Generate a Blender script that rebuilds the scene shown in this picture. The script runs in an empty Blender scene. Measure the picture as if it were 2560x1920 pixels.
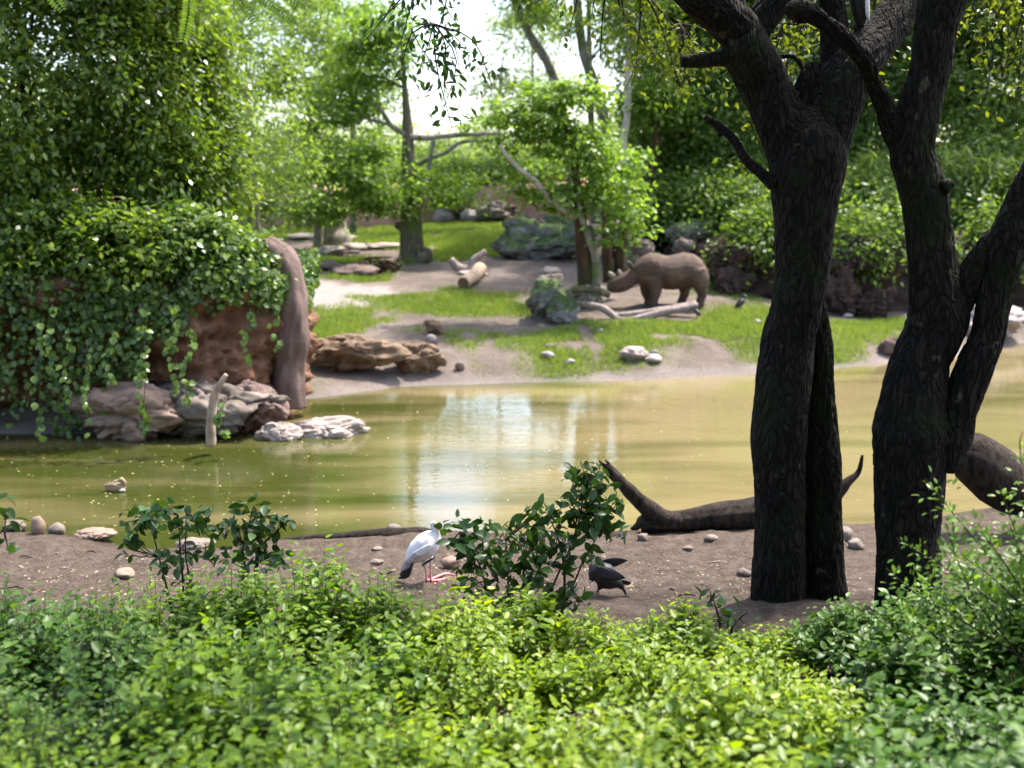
import bpy, bmesh, math, random
import numpy as np
from mathutils import Vector, Matrix, Quaternion, noise

# ------------------------------------------------------------------ camera, world, sun, exposure
SC = bpy.context.scene
COL = SC.collection
FPX, CAMZ = 2745.0, 4.5                       # focal length in px of a 2560 wide frame, eye height above the pond
PITCH = math.atan(480 / FPX)
cam_d = bpy.data.cameras.new("camera")
cam = bpy.data.objects.new("camera", cam_d)
COL.objects.link(cam)
cam.location = (0, 0, CAMZ)
cam.rotation_euler = (math.pi / 2 - PITCH, 0, 0)
cam_d.sensor_width = 36
cam_d.lens = FPX / 2560 * 36
cam_d.clip_start, cam_d.clip_end = 0.1, 2000
cam_d.dof.use_dof = True
cam_d.dof.focus_distance = 10.0
cam_d.dof.aperture_fstop = 1.2
SC.camera = cam

SUN_EL, SUN_AZ = math.radians(62), math.radians(50)      # azimuth clockwise from +Y
TO_SUN = Vector((math.cos(SUN_EL) * math.sin(SUN_AZ), math.cos(SUN_EL) * math.cos(SUN_AZ), math.sin(SUN_EL)))
world = bpy.data.worlds.new("World")
SC.world = world
world.use_nodes = True
wn = world.node_tree
wbg = wn.nodes["Background"]
sky = wn.nodes.new("ShaderNodeTexSky")
sky.sky_type = 'NISHITA'
sky.sun_disc = False
sky.sun_elevation, sky.sun_rotation = SUN_EL, SUN_AZ
sky.air_density, sky.dust_density, sky.ozone_density = 1.0, 3.5, 1.0
wn.links.new(sky.outputs[0], wbg.inputs[0])
wbg.inputs[1].default_value = 0.15
sun_d = bpy.data.lights.new("sun", 'SUN')
sun_d.energy, sun_d.angle, sun_d.color = 2.8, math.radians(1.2), (1, 0.95, 0.86)
sun = bpy.data.objects.new("sun", sun_d)
COL.objects.link(sun)
sun.rotation_euler = TO_SUN.to_track_quat('Z', 'Y').to_euler()
SC.view_settings.view_transform = 'Standard'
SC.view_settings.look = 'None'
SC.view_settings.gamma = 1
SC.view_settings.use_curve_mapping = False
SC.view_settings.exposure = 1.95
SC.render.engine = 'CYCLES'
SC.cycles.max_bounces = 7
SC.cycles.diffuse_bounces = 3
SC.cycles.glossy_bounces = 3
SC.cycles.transmission_bounces = 4
SC.cycles.transparent_max_bounces = 4
SC.cycles.use_denoising = True
SC.cycles.sample_clamp_indirect = 6
SC.cycles.caustics_reflective = False
SC.cycles.caustics_refractive = False

# ------------------------------------------------------------------ helpers
RNG = np.random.default_rng(7)
random.seed(7)
CP, SP = math.cos(PITCH), math.sin(PITCH)
FWD = Vector((0, CP, -SP))

def ray(u, v):
    a, b = (u - 1280) / FPX, (960 - v) / FPX
    y = CP + b * SP
    return a / y, (-SP + b * CP) / y

def P(u, v, d):                                # the point at distance d in front of the eye whose picture is (u, v)
    x, z = ray(u, v)
    return Vector((x * d, d, CAMZ + z * d))

def px(p):                                     # metres per pixel at a point
    return (Vector(p) - Vector((0, 0, CAMZ))).dot(FWD) / FPX

def Z0(u, v, z=0.0):
    x, k = ray(u, v)
    d = (z - CAMZ) / k
    return (x * d, d)

def sdf_poly(X, Y, poly):                      # signed distance, positive outside
    X = np.asarray(X, float); Y = np.asarray(Y, float)
    d2 = np.full(X.shape, 1e18); ins = np.zeros(X.shape, bool)
    n = len(poly)
    for i in range(n):
        ax, ay = poly[i]; bx, by = poly[(i + 1) % n]
        ex, ey = bx - ax, by - ay
        wx, wy = X - ax, Y - ay
        t = np.clip((wx * ex + wy * ey) / (ex * ex + ey * ey + 1e-12), 0, 1)
        d2 = np.minimum(d2, (wx - t * ex) ** 2 + (wy - t * ey) ** 2)
        c = (ay > Y) != (by > Y)
        xs = ax + (Y - ay) / ((by - ay) if by != ay else 1e-9) * ex
        ins ^= c & (X < xs)
    d = np.sqrt(d2)
    return np.where(ins, -d, d)

def sstep(a, b, x):
    t = np.clip((np.asarray(x, float) - a) / (b - a), 0, 1)
    return t * t * (3 - 2 * t)

_G = np.random.default_rng(3).random((64, 64))
def vnoise(x, y):                              # smooth value noise for arrays, 0..1
    x = np.asarray(x, float); y = np.asarray(y, float)
    xi, yi = np.floor(x).astype(int), np.floor(y).astype(int)
    fx, fy = x - xi, y - yi
    fx, fy = fx * fx * (3 - 2 * fx), fy * fy * (3 - 2 * fy)
    g = lambda i, j: _G[i % 64, j % 64]
    return (g(xi, yi) * (1 - fx) + g(xi + 1, yi) * fx) * (1 - fy) + (g(xi, yi + 1) * (1 - fx) + g(xi + 1, yi + 1) * fx) * fy

def fbm(x, y, o=4):
    s, a, t = 0, 0.5, 0
    for k in range(o):
        s = s + a * vnoise(x * 2 ** k + 17.3 * k, y * 2 ** k + 9.1 * k); t += a; a *= 0.5
    return s / t

WL = {}                                        # world place of each object's origin

def link(o, base, parent=None):
    COL.objects.link(o)
    base = Vector(base)
    WL[o.name] = base
    if parent is not None:
        o.parent = parent
        o.location = base - WL[parent.name]
    else:
        o.location = base
    return o

def tag(o, label=None, cat=None, group=None, kind=None):
    if label: o["label"] = label
    if cat: o["category"] = cat
    if group: o["group"] = group
    if kind: o["kind"] = kind
    return o

def thing(name, label, cat, base, group=None):
    o = bpy.data.objects.new(name, None)
    o.empty_display_size = 0.2
    link(o, base)
    return tag(o, label, cat, group)

def mesh_np(name, V, quads=None, tris=None, smooth=False):
    me = bpy.data.meshes.new(name)
    V = np.asarray(V, np.float32)
    nq = 0 if quads is None else len(quads); nt = 0 if tris is None else len(tris)
    me.vertices.add(len(V)); me.vertices.foreach_set("co", V.ravel())
    idx = np.concatenate([np.asarray(q, np.int32).ravel() for q in (quads, tris) if q is not None and len(q)])
    me.loops.add(len(idx)); me.loops.foreach_set("vertex_index", idx)
    me.polygons.add(nq + nt)
    st = np.concatenate([np.arange(nq) * 4, nq * 4 + np.arange(nt) * 3]).astype(np.int32)
    me.polygons.foreach_set("loop_start", st)
    if smooth:
        me.polygons.foreach_set("use_smooth", np.ones(nq + nt, bool))
    me.update(calc_edges=True)
    return me

class MB:                                      # collects quads / tris of ONE part
    def __init__(s): s.V = []; s.F = []; s.n = 0
    def add(s, V, F):
        s.V.extend(V); s.F.extend([tuple(i + s.n for i in f) for f in F]); s.n += len(V)
        return s
    def mesh(s, name, base, smooth=True):
        me = bpy.data.meshes.new(name)
        b = Vector(base)
        me.from_pydata([tuple(Vector(v) - b) for v in s.V], [], s.F)
        if smooth: me.polygons.foreach_set("use_smooth", [True] * len(me.polygons))
        me.update()
        return me

def part(name, mb, mat, parent, kind=None, label=None, smooth=True):
    base = WL[parent.name]
    me = mb.mesh(name, base, smooth) if isinstance(mb, MB) else mb
    o = bpy.data.objects.new(name, me)
    if mat and not me.materials: me.materials.append(mat)
    link(o, base, parent)
    return tag(o, label, kind=kind)

def solo(name, mb, mat, base, label=None, cat=None, group=None, kind=None, smooth=True):
    me = mb.mesh(name, base, smooth) if isinstance(mb, MB) else mb
    o = bpy.data.objects.new(name, me)
    if mat and not me.materials: me.materials.append(mat)
    link(o, base)
    return tag(o, label, cat, group, kind)

def catmull(pts, step):
    pts = [Vector(p) for p in pts]
    out, par = [], []
    for i in range(len(pts) - 1):
        p0 = pts[i - 1] if i else pts[0] * 2 - pts[1]
        p1, p2 = pts[i], pts[i + 1]
        p3 = pts[i + 2] if i + 2 < len(pts) else p2 * 2 - p1
        n = max(2, int((p2 - p1).length / step))
        for k in range(n):
            t = k / n
            out.append(0.5 * ((2 * p1) + (p2 - p0) * t + (2 * p0 - 5 * p1 + 4 * p2 - p3) * t * t + (3 * p1 - p0 - 3 * p2 + p3) * t ** 3))
            par.append(i + t)
    out.append(pts[-1]); par.append(len(pts) - 1.0)
    return out, par

def tube(mb, pts, rad, seg=8, step=0.2, amp=0.0, freq=1.0, ridge=0.0, rfreq=6.0, rvert=0.45, seed=0, cap=True, flat=None, flare=0.0):
    C, par = catmull(pts, step)
    R = np.interp(par, range(len(rad)), rad)
    V, F = [], []
    T = (C[1] - C[0]).normalized()
    ax = T.orthogonal().normalized()
    if flat: ax = (Vector(flat) - Vector(flat).dot(T) * T).normalized()
    for i, c in enumerate(C):
        T2 = (C[min(i + 1, len(C) - 1)] - C[max(i - 1, 0)]).normalized()
        ax = (ax - ax.dot(T2) * T2).normalized()
        bx = T2.cross(ax)
        r = float(R[i])
        for k in range(seg):
            a = 2 * math.pi * k / seg
            d = math.cos(a) * ax + math.sin(a) * bx
            rr = r
            if amp or ridge:
                q = c + d * r
                rr += r * amp * noise.noise(q * freq + Vector((seed * 7.1, 0, 0)))
                if ridge:
                    w = Vector((math.cos(a) * rfreq, math.sin(a) * rfreq, i * step * rfreq * rvert + seed * 3))
                    h = abs(noise.noise(w + 0.6 * noise.noise_vector(w * 0.7)))
                    h2 = noise.noise(w * 2.7)
                    rr += ridge * (min(1, h * 3.2) - 0.6 + 0.35 * h2)
            if flare and i * step < 0.6:
                f = (1 - i * step / 0.6) ** 2
                rr *= 1 + flare * f * (0.7 + 0.6 * noise.noise(Vector((math.cos(a) * 1.6, math.sin(a) * 1.6, seed))))
            V.append(c + d * rr)
    n = len(C)
    for i in range(n - 1):
        for k in range(seg):
            k2 = (k + 1) % seg
            F.append((i * seg + k, i * seg + k2, (i + 1) * seg + k2, (i + 1) * seg + k))
    if cap:
        V += [C[0], C[-1]]
        a, b = n * seg, n * seg + 1
        for k in range(seg):
            k2 = (k + 1) % seg
            F.append((a, k2, k)); F.append((b, (n - 1) * seg + k, (n - 1) * seg + k2))
    mb.add(V, F)
    return C, R

def stem(mb, uvw, d, seg=10, step=0.2, **kw):  # a tube through picture points (u, v, width in px) at depth d (number or list)
    ds = d if isinstance(d, (list, tuple)) else [d] * len(uvw)
    pts = [P(u, v, dd) for (u, v, w), dd in zip(uvw, ds)]
    rad = [w * 0.5 * px(p) for (u, v, w), p in zip(uvw, pts)]
    tube(mb, pts, rad, seg, step, **kw)
    return pts, rad

def loft(mb, secs, seg=20):                    # secs: (centre, half_y, half_z_up, half_z_down) along local x
    V, F = [], []
    for c, ry, ru, rd in secs:
        for k in range(seg):
            a = 2 * math.pi * k / seg
            s = math.sin(a)
            V.append(Vector((c[0], c[1] + ry * math.cos(a), c[2] + (ru if s > 0 else rd) * s)))
    n = len(secs)
    for i in range(n - 1):
        for k in range(seg):
            k2 = (k + 1) % seg
            F.append((i * seg + k, i * seg + k2, (i + 1) * seg + k2, (i + 1) * seg + k))
    F.append(tuple(range(seg))[::-1]); F.append(tuple((n - 1) * seg + k for k in range(seg)))
    mb.add(V, F)

def ellipsoid(mb, c, r, rot=None, seg=14, rings=9):
    M = (rot or Matrix.Identity(3))
    V = [Vector(c) + M @ Vector((0, 0, r[2]))]
    F = []
    for i in range(1, rings):
        t = math.pi * i / rings
        for k in range(seg):
            a = 2 * math.pi * k / seg
            V.append(Vector(c) + M @ Vector((r[0] * math.sin(t) * math.cos(a), r[1] * math.sin(t) * math.sin(a), r[2] * math.cos(t))))
    V.append(Vector(c) + M @ Vector((0, 0, -r[2])))
    for k in range(seg):
        F.append((0, 1 + k, 1 + (k + 1) % seg))
        F.append((len(V) - 1, 1 + (rings - 2) * seg + (k + 1) % seg, 1 + (rings - 2) * seg + k))
    for i in range(rings - 2):
        for k in range(seg):
            k2 = (k + 1) % seg
            F.append((1 + i * seg + k, 1 + (i + 1) * seg + k, 1 + (i + 1) * seg + k2, 1 + i * seg + k2))
    mb.add(V, F)

def fuse(mb, voxel, smooth=6, fac=0.5):        # melt overlapping closed shapes into one continuous skin
    me = bpy.data.meshes.new("tmp")
    me.from_pydata([tuple(v) for v in mb.V], [], mb.F)
    o = bpy.data.objects.new("tmp", me)
    COL.objects.link(o)
    m = o.modifiers.new("r", 'REMESH'); m.mode = 'VOXEL'; m.voxel_size = voxel
    s = o.modifiers.new("s", 'SMOOTH'); s.iterations = smooth; s.factor = fac
    dg = bpy.context.evaluated_depsgraph_get()
    out = bpy.data.meshes.new_from_object(o.evaluated_get(dg))
    bpy.data.objects.remove(o); bpy.data.meshes.remove(me)
    out.polygons.foreach_set("use_smooth", [True] * len(out.polygons))
    return out

def xform(me, M):
    me.transform(M); me.update(); return me

# ------------------------------------------------------------------ materials
def nodes(name):
    m = bpy.data.materials.new(name); m.use_nodes = True
    nt = m.node_tree
    return m, nt, nt.nodes["Principled BSDF"], nt.nodes["Material Output"]

def N(nt, t, **kw):
    n = nt.nodes.new(t)
    for k, v in kw.items(): setattr(n, k, v)
    return n

def ramp(nt, fac, stops):
    r = N(nt, "ShaderNodeValToRGB")
    e = r.color_ramp.elements
    while len(e) < len(stops): e.new(0.5)
    for el, (p, c) in zip(e, stops):
        el.position = p; el.color = (*c, 1)
    nt.links.new(fac, r.inputs[0])
    return r.outputs[0]

def noise_tex(nt, vec, scale, detail=4, rough=0.55, dist=0.0):
    t = N(nt, "ShaderNodeTexNoise")
    t.inputs["Scale"].default_value = scale; t.inputs["Detail"].default_value = detail
    t.inputs["Roughness"].default_value = rough; t.inputs["Distortion"].default_value = dist
    nt.links.new(vec, t.inputs["Vector"])
    return t.outputs[0]

def pos(nt, sc=(1, 1, 1)):
    g = N(nt, "ShaderNodeNewGeometry")
    m = N(nt, "ShaderNodeMapping"); m.inputs["Scale"].default_value = sc
    nt.links.new(g.outputs["Position"], m.inputs[0])
    return m.outputs[0]

def mixc(nt, fac, a, b):
    m = N(nt, "ShaderNodeMix", data_type='RGBA')
    for s, v in ((m.inputs[0], fac), (m.inputs[6], a), (m.inputs[7], b)):
        if hasattr(v, "is_output"): nt.links.new(v, s)
        elif isinstance(v, (int, float)): s.default_value = v
        else: s.default_value = (*v, 1)
    return m.outputs[2]

def rough_mat(name, stops, scale=3, rough=0.85, bump=0.3, bscale=20, sc=(1, 1, 1), moss=None, moss_amt=0.5, spec=0.3, bd=0.03, detail=6):
    m, nt, b, out = nodes(name)
    p = pos(nt, sc)
    col = ramp(nt, noise_tex(nt, p, scale, detail, 0.6, 0.3), stops)
    fine = noise_tex(nt, p, bscale, 8, 0.7)
    col = mixc(nt, 0.35, col, ramp(nt, fine, [(0.3, stops[0][1]), (0.7, stops[-1][1])]))
    if moss:                                   # moss grows on upward faces
        g = N(nt, "ShaderNodeNewGeometry"); s = N(nt, "ShaderNodeSeparateXYZ")
        nt.links.new(g.outputs["Normal"], s.inputs[0])
        a = N(nt, "ShaderNodeMath", operation='ADD'); nt.links.new(s.outputs[2], a.inputs[0])
        nt.links.new(noise_tex(nt, p, scale * 1.7, 5), a.inputs[1])
        f = ramp(nt, a.outputs[0], [(1.15 - moss_amt, (0, 0, 0)), (1.45 - moss_amt, (1, 1, 1))])
        col = mixc(nt, f, col, mixc(nt, fine, moss, tuple(c * 1.9 for c in moss)))
    nt.links.new(col, b.inputs["Base Color"])
    b.inputs["Roughness"].default_value = rough
    b.inputs["Specular IOR Level"].default_value = spec
    bp = N(nt, "ShaderNodeBump"); bp.inputs["Strength"].default_value = bump; bp.inputs["Distance"].default_value = bd
    nt.links.new(fine, bp.inputs["Height"]); nt.links.new(bp.outputs[0], b.inputs["Normal"])
    return m

def bark_mat(name, dark, light, scale=9, moss=None, bump=0.8, patch=None, plates=0):
    m, nt, b, out = nodes(name)
    p = pos(nt, (1, 1, 0.22))
    h = noise_tex(nt, p, scale, 7, 0.65, 0.6)
    col = ramp(nt, h, [(0.35, dark), (0.68, light)])
    if plates:
        v = N(nt, "ShaderNodeTexVoronoi", feature='DISTANCE_TO_EDGE'); v.inputs["Scale"].default_value = plates
        wp_ = N(nt, "ShaderNodeMix", data_type='VECTOR'); wp_.inputs[0].default_value = 0.2
        nt.links.new(pos(nt, (1, 1, 0.3)), wp_.inputs[4])
        tn = N(nt, "ShaderNodeTexNoise"); tn.inputs["Scale"].default_value = 6; nt.links.new(p, tn.inputs["Vector"]); nt.links.new(tn.outputs[1], wp_.inputs[5])
        nt.links.new(wp_.outputs[1], v.inputs["Vector"])
        pl = ramp(nt, v.outputs[0], [(0.0, (0, 0, 0)), (0.22, (1, 1, 1))])
        col = mixc(nt, pl, tuple(x * 0.6 for x in dark), col)
        ad = N(nt, "ShaderNodeMath", operation='MULTIPLY_ADD'); ad.inputs[1].default_value = 0.9; nt.links.new(pl, ad.inputs[0]); nt.links.new(h, ad.inputs[2]); h = ad.outputs[0]
    if moss:
        col = mixc(nt, ramp(nt, noise_tex(nt, pos(nt), 1.7, 5, 0.6), [(0.5, (0, 0, 0)), (0.62, (1, 1, 1))]), col, moss)
    if patch:
        col = mixc(nt, ramp(nt, noise_tex(nt, pos(nt), 5, 3, 0.5), [(0.68, (0, 0, 0)), (0.72, (1, 1, 1))]), col, patch)
    nt.links.new(col, b.inputs["Base Color"])
    b.inputs["Roughness"].default_value = 0.9; b.inputs["Specular IOR Level"].default_value = 0.2
    bp = N(nt, "ShaderNodeBump"); bp.inputs["Strength"].default_value = bump; bp.inputs["Distance"].default_value = 0.03
    nt.links.new(h, bp.inputs["Height"]); nt.links.new(bp.outputs[0], b.inputs["Normal"])
    return m

def leaf_mat(name, a, b_, trans=0.45, rough=0.38, vary=1.3, tcol=None, old=None, spec=0.35):
    m, nt, b, out = nodes(name)
    g = N(nt, "ShaderNodeNewGeometry"); oi = N(nt, "ShaderNodeObjectInfo")
    ad = N(nt, "ShaderNodeMath", operation='ADD'); fr = N(nt, "ShaderNodeMath", operation='FRACT')
    nt.links.new(g.outputs["Random Per Island"], ad.inputs[0]); nt.links.new(oi.outputs["Random"], ad.inputs[1])
    nt.links.new(ad.outputs[0], fr.inputs[0])
    av = N(nt, "ShaderNodeMath", operation='MULTIPLY_ADD'); av.inputs[1].default_value = 0.6
    nt.links.new(fr.outputs[0], av.inputs[0])
    cl = N(nt, "ShaderNodeMath", operation='MULTIPLY'); cl.inputs[1].default_value = 0.5
    nt.links.new(noise_tex(nt, pos(nt), vary, 3), cl.inputs[0]); nt.links.new(cl.outputs[0], av.inputs[2])
    mid = tuple((x + y) / 2 for x, y in zip(a, b_))
    st = [(0.2, a), (0.5, mid), (0.85, b_)]
    if old: st = [(0.2, a), (0.5, mid), (0.8, b_), (0.86, b_), (0.88, old)]
    col = ramp(nt, av.outputs[0], st)
    nt.links.new(col, b.inputs["Base Color"])
    b.inputs["Roughness"].default_value = rough
    b.inputs["Specular IOR Level"].default_value = spec
    tr = N(nt, "ShaderNodeBsdfTranslucent")
    tcol = tcol or (1.5, 1.45, 0.55)
    mm = N(nt, "ShaderNodeMix", data_type='RGBA', blend_type='MULTIPLY'); mm.inputs[0].default_value = 1
    nt.links.new(col, mm.inputs[6]); mm.inputs[7].default_value = (*tcol, 1)
    nt.links.new(mm.outputs[2], tr.inputs[0])
    mx = N(nt, "ShaderNodeMixShader"); mx.inputs[0].default_value = trans
    nt.links.new(b.outputs[0], mx.inputs[1]); nt.links.new(tr.outputs[0], mx.inputs[2]); nt.links.new(mx.outputs[0], out.inputs[0])
    return m

def plain_mat(name, col, rough=0.7, spec=0.3, var=0.25, scale=12):
    return rough_mat(name, [(0.3, tuple(c * (1 - var) for c in col)), (0.7, tuple(min(1, c * (1 + var)) for c in col))], scale, rough, 0.15, scale * 4, spec=spec, bd=0.01)

# ------------------------------------------------------------------ leaves
def unit(a): return a / (np.linalg.norm(a, axis=1, keepdims=True) + 1e-9)

def leaf_axes(n, out=None, up=0.7, outw=0.5, rnd=0.7, droop=0.25, rng=RNG):
    nn = rng.normal(size=(n, 3)) * rnd
    nn[:, 2] += up
    if out is not None: nn += out * outw
    nn = unit(nn)
    t = rng.normal(size=(n, 3))
    if out is not None: t += out * 0.8
    t[:, 2] -= droop * 2
    t = unit(t - (t * nn).sum(1, keepdims=True) * nn)
    return t, nn

def leaf_mesh(name, p, t, n, L, W, base=(0, 0, 0), kind="oval"):
    p = np.asarray(p) - np.asarray(base)
    b = np.cross(n, t)
    L = np.broadcast_to(np.asarray(L, float), (len(p),))[:, None]; W = np.broadcast_to(np.asarray(W, float), (len(p),))[:, None]
    k = len(p)
    if kind == "oval":
        V = np.stack([p, p + 0.3 * L * t + 0.5 * W * b + 0.1 * W * n, p + 0.7 * L * t + 0.4 * W * b + 0.06 * W * n, p + L * t - 0.07 * L * n,
                      p + 0.7 * L * t - 0.4 * W * b + 0.06 * W * n, p + 0.3 * L * t - 0.5 * W * b + 0.1 * W * n], 1).reshape(-1, 3)
        i = np.arange(k)[:, None] * 6
        Q = np.concatenate([i + np.array([[0, 3, 2, 1]]), i + np.array([[0, 5, 4, 3]])], 1).reshape(-1, 4)
    else:
        V = np.stack([p, p + 0.45 * L * t + 0.5 * W * b, p + L * t, p + 0.45 * L * t - 0.5 * W * b], 1).reshape(-1, 3)
        Q = np.arange(k)[:, None] * 4 + np.array([[0, 1, 2, 3]])
    return mesh_np(name, V, Q)

def clump_points(ells, n_cl, per, cr, flat=0.55, shell=0.35, rng=RNG, keep=None):
    w = np.array([e[1][0] * e[1][1] * e[1][2] for e in ells]) ** 0.8; w /= w.sum()
    pick = rng.choice(len(ells), n_cl, p=w)
    c0 = np.array([e[0] for e in ells], float)[pick]; r0 = np.array([e[1] for e in ells], float)[pick]
    dr = unit(rng.normal(size=(n_cl, 3)))
    rr = shell + (1 - shell) * rng.random((n_cl, 1)) ** 0.6
    cc = c0 + dr * r0 * rr
    crr = cr * (0.6 + 0.9 * rng.random((n_cl, 1)))
    pts = cc[:, None, :] + rng.normal(size=(n_cl, per, 3)) * crr[:, None, :] * np.array([1, 1, flat])
    out = unit((pts - c0[:, None, :]).reshape(-1, 3))
    pts = pts.reshape(-1, 3)
    if keep is not None:
        k = keep(pts); pts, out = pts[k], out[k]
    return pts, out, cc

def crown(name, ells, n_cl, per, cr, L, mat, parent, kind="rhomb", flat=0.55, shell=0.35, droop=0.3, aspect=0.5, keep=None, up=0.7, rng=RNG):
    p, o, cc = clump_points(ells, n_cl, per, cr, flat, shell, rng, keep)
    t, n = leaf_axes(len(p), o, up=up, droop=droop, rng=rng)
    Ls = L * (0.65 + 0.7 * rng.random(len(p)))
    me = leaf_mesh(name, p, t, n, Ls, Ls * aspect, WL[parent.name], kind)
    return part(name, me, mat, parent, kind="stuff"), cc

LEAFV = {}
def leaf_unit(key, aspect, mat, bend=0.12):    # shared mesh for leaves that are objects of their own: base at origin, tip at +X, face +Z
    if key in LEAFV: return LEAFV[key]
    xs = [0, 0.16, 0.4, 0.68, 0.88, 1.0]; hw = [0.0, 0.3, 0.5, 0.42, 0.2, 0.0]
    V, F = [], []
    for x, h in zip(xs, hw):
        z = -bend * x * x * 2
        V += [(x, h * aspect, z + 0.22 * h * aspect), (x, 0, z), (x, -h * aspect, z + 0.22 * h * aspect)]
    for i in range(5):
        a, b = i * 3, i * 3 + 3
        F += [(a, a + 1, b + 1, b), (a + 1, a + 2, b + 2, b + 1)]
    me = bpy.data.meshes.new("leaf")
    me.from_pydata(V, [], F); me.materials.append(mat)
    me.polygons.foreach_set("use_smooth", [True] * len(me.polygons))
    LEAFV[key] = me
    return me

def leaf_objs(parent, me, p, t, n, L):         # one object per leaf
    base = WL[parent.name]
    for i in range(len(p)):
        T, Nn = Vector(t[i]), Vector(n[i])
        B = Nn.cross(T)
        l = float(L[i])
        o = bpy.data.objects.new("leaf", me)
        o.parent = parent
        M = Matrix((T * l, B * l, Nn * l)).transposed().to_4x4()
        M.translation = Vector(p[i]) - base
        o.matrix_basis = M
        COL.objects.link(o)

# ------------------------------------------------------------------ palette
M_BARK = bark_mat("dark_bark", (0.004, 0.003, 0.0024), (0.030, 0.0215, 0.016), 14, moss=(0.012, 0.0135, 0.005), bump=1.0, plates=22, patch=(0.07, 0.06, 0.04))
M_BARKG = bark_mat("grey_bark", (0.12, 0.10, 0.08), (0.34, 0.30, 0.25), 8, moss=(0.10, 0.12, 0.04), bump=0.5)
M_BARKM = bark_mat("mossy_bark", (0.05, 0.045, 0.03), (0.16, 0.14, 0.09), 8, moss=(0.09, 0.12, 0.03), bump=0.7)
M_BARKP = bark_mat("pale_bark", (0.28, 0.24, 0.18), (0.5, 0.45, 0.36), 6, bump=0.4)
M_BARKR = bark_mat("red_bark", (0.02, 0.013, 0.009), (0.10, 0.055, 0.032), 7, moss=(0.04, 0.045, 0.014), bump=0.6)
M_LOG = bark_mat("log_bark", (0.004, 0.003, 0.002), (0.045, 0.032, 0.024), 14, bump=1.0)
M_LOGP = bark_mat("pale_log", (0.22, 0.15, 0.10), (0.5, 0.40, 0.30), 7, bump=0.5)
M_LOGG = bark_mat("weathered_log", (0.16, 0.12, 0.11), (0.40, 0.33, 0.30), 8, bump=0.5)
M_CUT = rough_mat("cut_wood", [(0.35, (0.10, 0.05, 0.03)), (0.65, (0.22, 0.13, 0.08))], 9, 0.9)
M_TWIG = bark_mat("twig_bark", (0.02, 0.014, 0.012), (0.07, 0.05, 0.035), 30, bump=0.3)
M_STONE = rough_mat("river_stone", [(0.35, (0.10, 0.078, 0.064)), (0.65, (0.20, 0.165, 0.14))], 4, 0.75, 0.2, 25)
M_STONEW = rough_mat("white_stone", [(0.3, (0.17, 0.15, 0.14)), (0.7, (0.33, 0.30, 0.28))], 4, 0.7, 0.2, 25)
M_STONEB = rough_mat("brown_stone", [(0.3, (0.17, 0.11, 0.08)), (0.7, (0.30, 0.21, 0.16))], 5, 0.75, 0.2, 25)
M_ROCKG = rough_mat("grey_rock", [(0.3, (0.05, 0.038, 0.03)), (0.5, (0.125, 0.098, 0.08)), (0.72, (0.25, 0.21, 0.18))], 2.2, 0.9, 0.7, 9)
M_ROCKM = rough_mat("mossy_rock", [(0.3, (0.05, 0.05, 0.045)), (0.5, (0.14, 0.14, 0.12)), (0.7, (0.36, 0.35, 0.31))], 2.4, 0.9, 0.8, 8, moss=(0.045, 0.07, 0.018), moss_amt=0.42)
M_ROCKP = rough_mat("pale_rock", [(0.3, (0.20, 0.155, 0.13)), (0.7, (0.40, 0.335, 0.30))], 2.0, 0.85, 0.5, 8)
M_ROCKT = rough_mat("tan_rock", [(0.3, (0.08, 0.05, 0.032)), (0.5, (0.17, 0.112, 0.072)), (0.72, (0.28, 0.20, 0.135))], 1.6, 0.9, 0.6, 7, moss=(0.09, 0.10, 0.03), moss_amt=0.15)
M_REDC = rough_mat("red_clay", [(0.28, (0.07, 0.032, 0.018)), (0.5, (0.21, 0.10, 0.058)), (0.75, (0.36, 0.20, 0.125))], 1.9, 0.95, 1.0, 5, sc=(1, 1, 1.7), bd=0.16)
M_REDW = rough_mat("red_wall", [(0.3, (0.33, 0.15, 0.11)), (0.5, (0.46, 0.24, 0.19)), (0.72, (0.55, 0.36, 0.31))], 0.5, 0.95, 0.8, 3, bd=0.08)
M_PILLAR = rough_mat("pink_rock", [(0.3, (0.075, 0.046, 0.038)), (0.5, (0.135, 0.09, 0.076)), (0.7, (0.22, 0.155, 0.135))], 1.6, 0.9, 0.9, 7, sc=(1, 1, 0.6), bd=0.05)
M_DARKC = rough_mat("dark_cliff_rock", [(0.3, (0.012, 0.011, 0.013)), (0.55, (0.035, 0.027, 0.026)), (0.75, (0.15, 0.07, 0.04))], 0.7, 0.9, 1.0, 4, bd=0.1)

L_LEFT = leaf_mat("leaf_olive", (0.05, 0.105, 0.016), (0.17, 0.245, 0.035), 0.5, 0.28, 0.9, spec=0.5)
L_VINE = leaf_mat("leaf_vine", (0.028, 0.075, 0.018), (0.15, 0.235, 0.045), 0.42, 0.35, 1.2, spec=0.5)
L_FAR = leaf_mat("leaf_far", (0.065, 0.13, 0.032), (0.19, 0.275, 0.07), 0.56, 0.42, 0.35)
L_FARD = leaf_mat("leaf_far_dark", (0.06, 0.125, 0.03), (0.18, 0.265, 0.06), 0.58, 0.42, 0.4)
L_BRIGHT = leaf_mat("leaf_fresh", (0.08, 0.165, 0.025), (0.20, 0.31, 0.055), 0.55, 0.42, 1.0)
L_OAK = leaf_mat("leaf_oak", (0.05, 0.09, 0.012), (0.16, 0.215, 0.03), 0.52, 0.42, 1.5, tcol=(1.6, 1.4, 0.4))
L_HEDGE = leaf_mat("leaf_hedge", (0.03, 0.095, 0.009), (0.215, 0.33, 0.02), 0.48, 0.42, 2.0, tcol=(1.5, 1.5, 0.4), spec=0.4)
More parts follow.
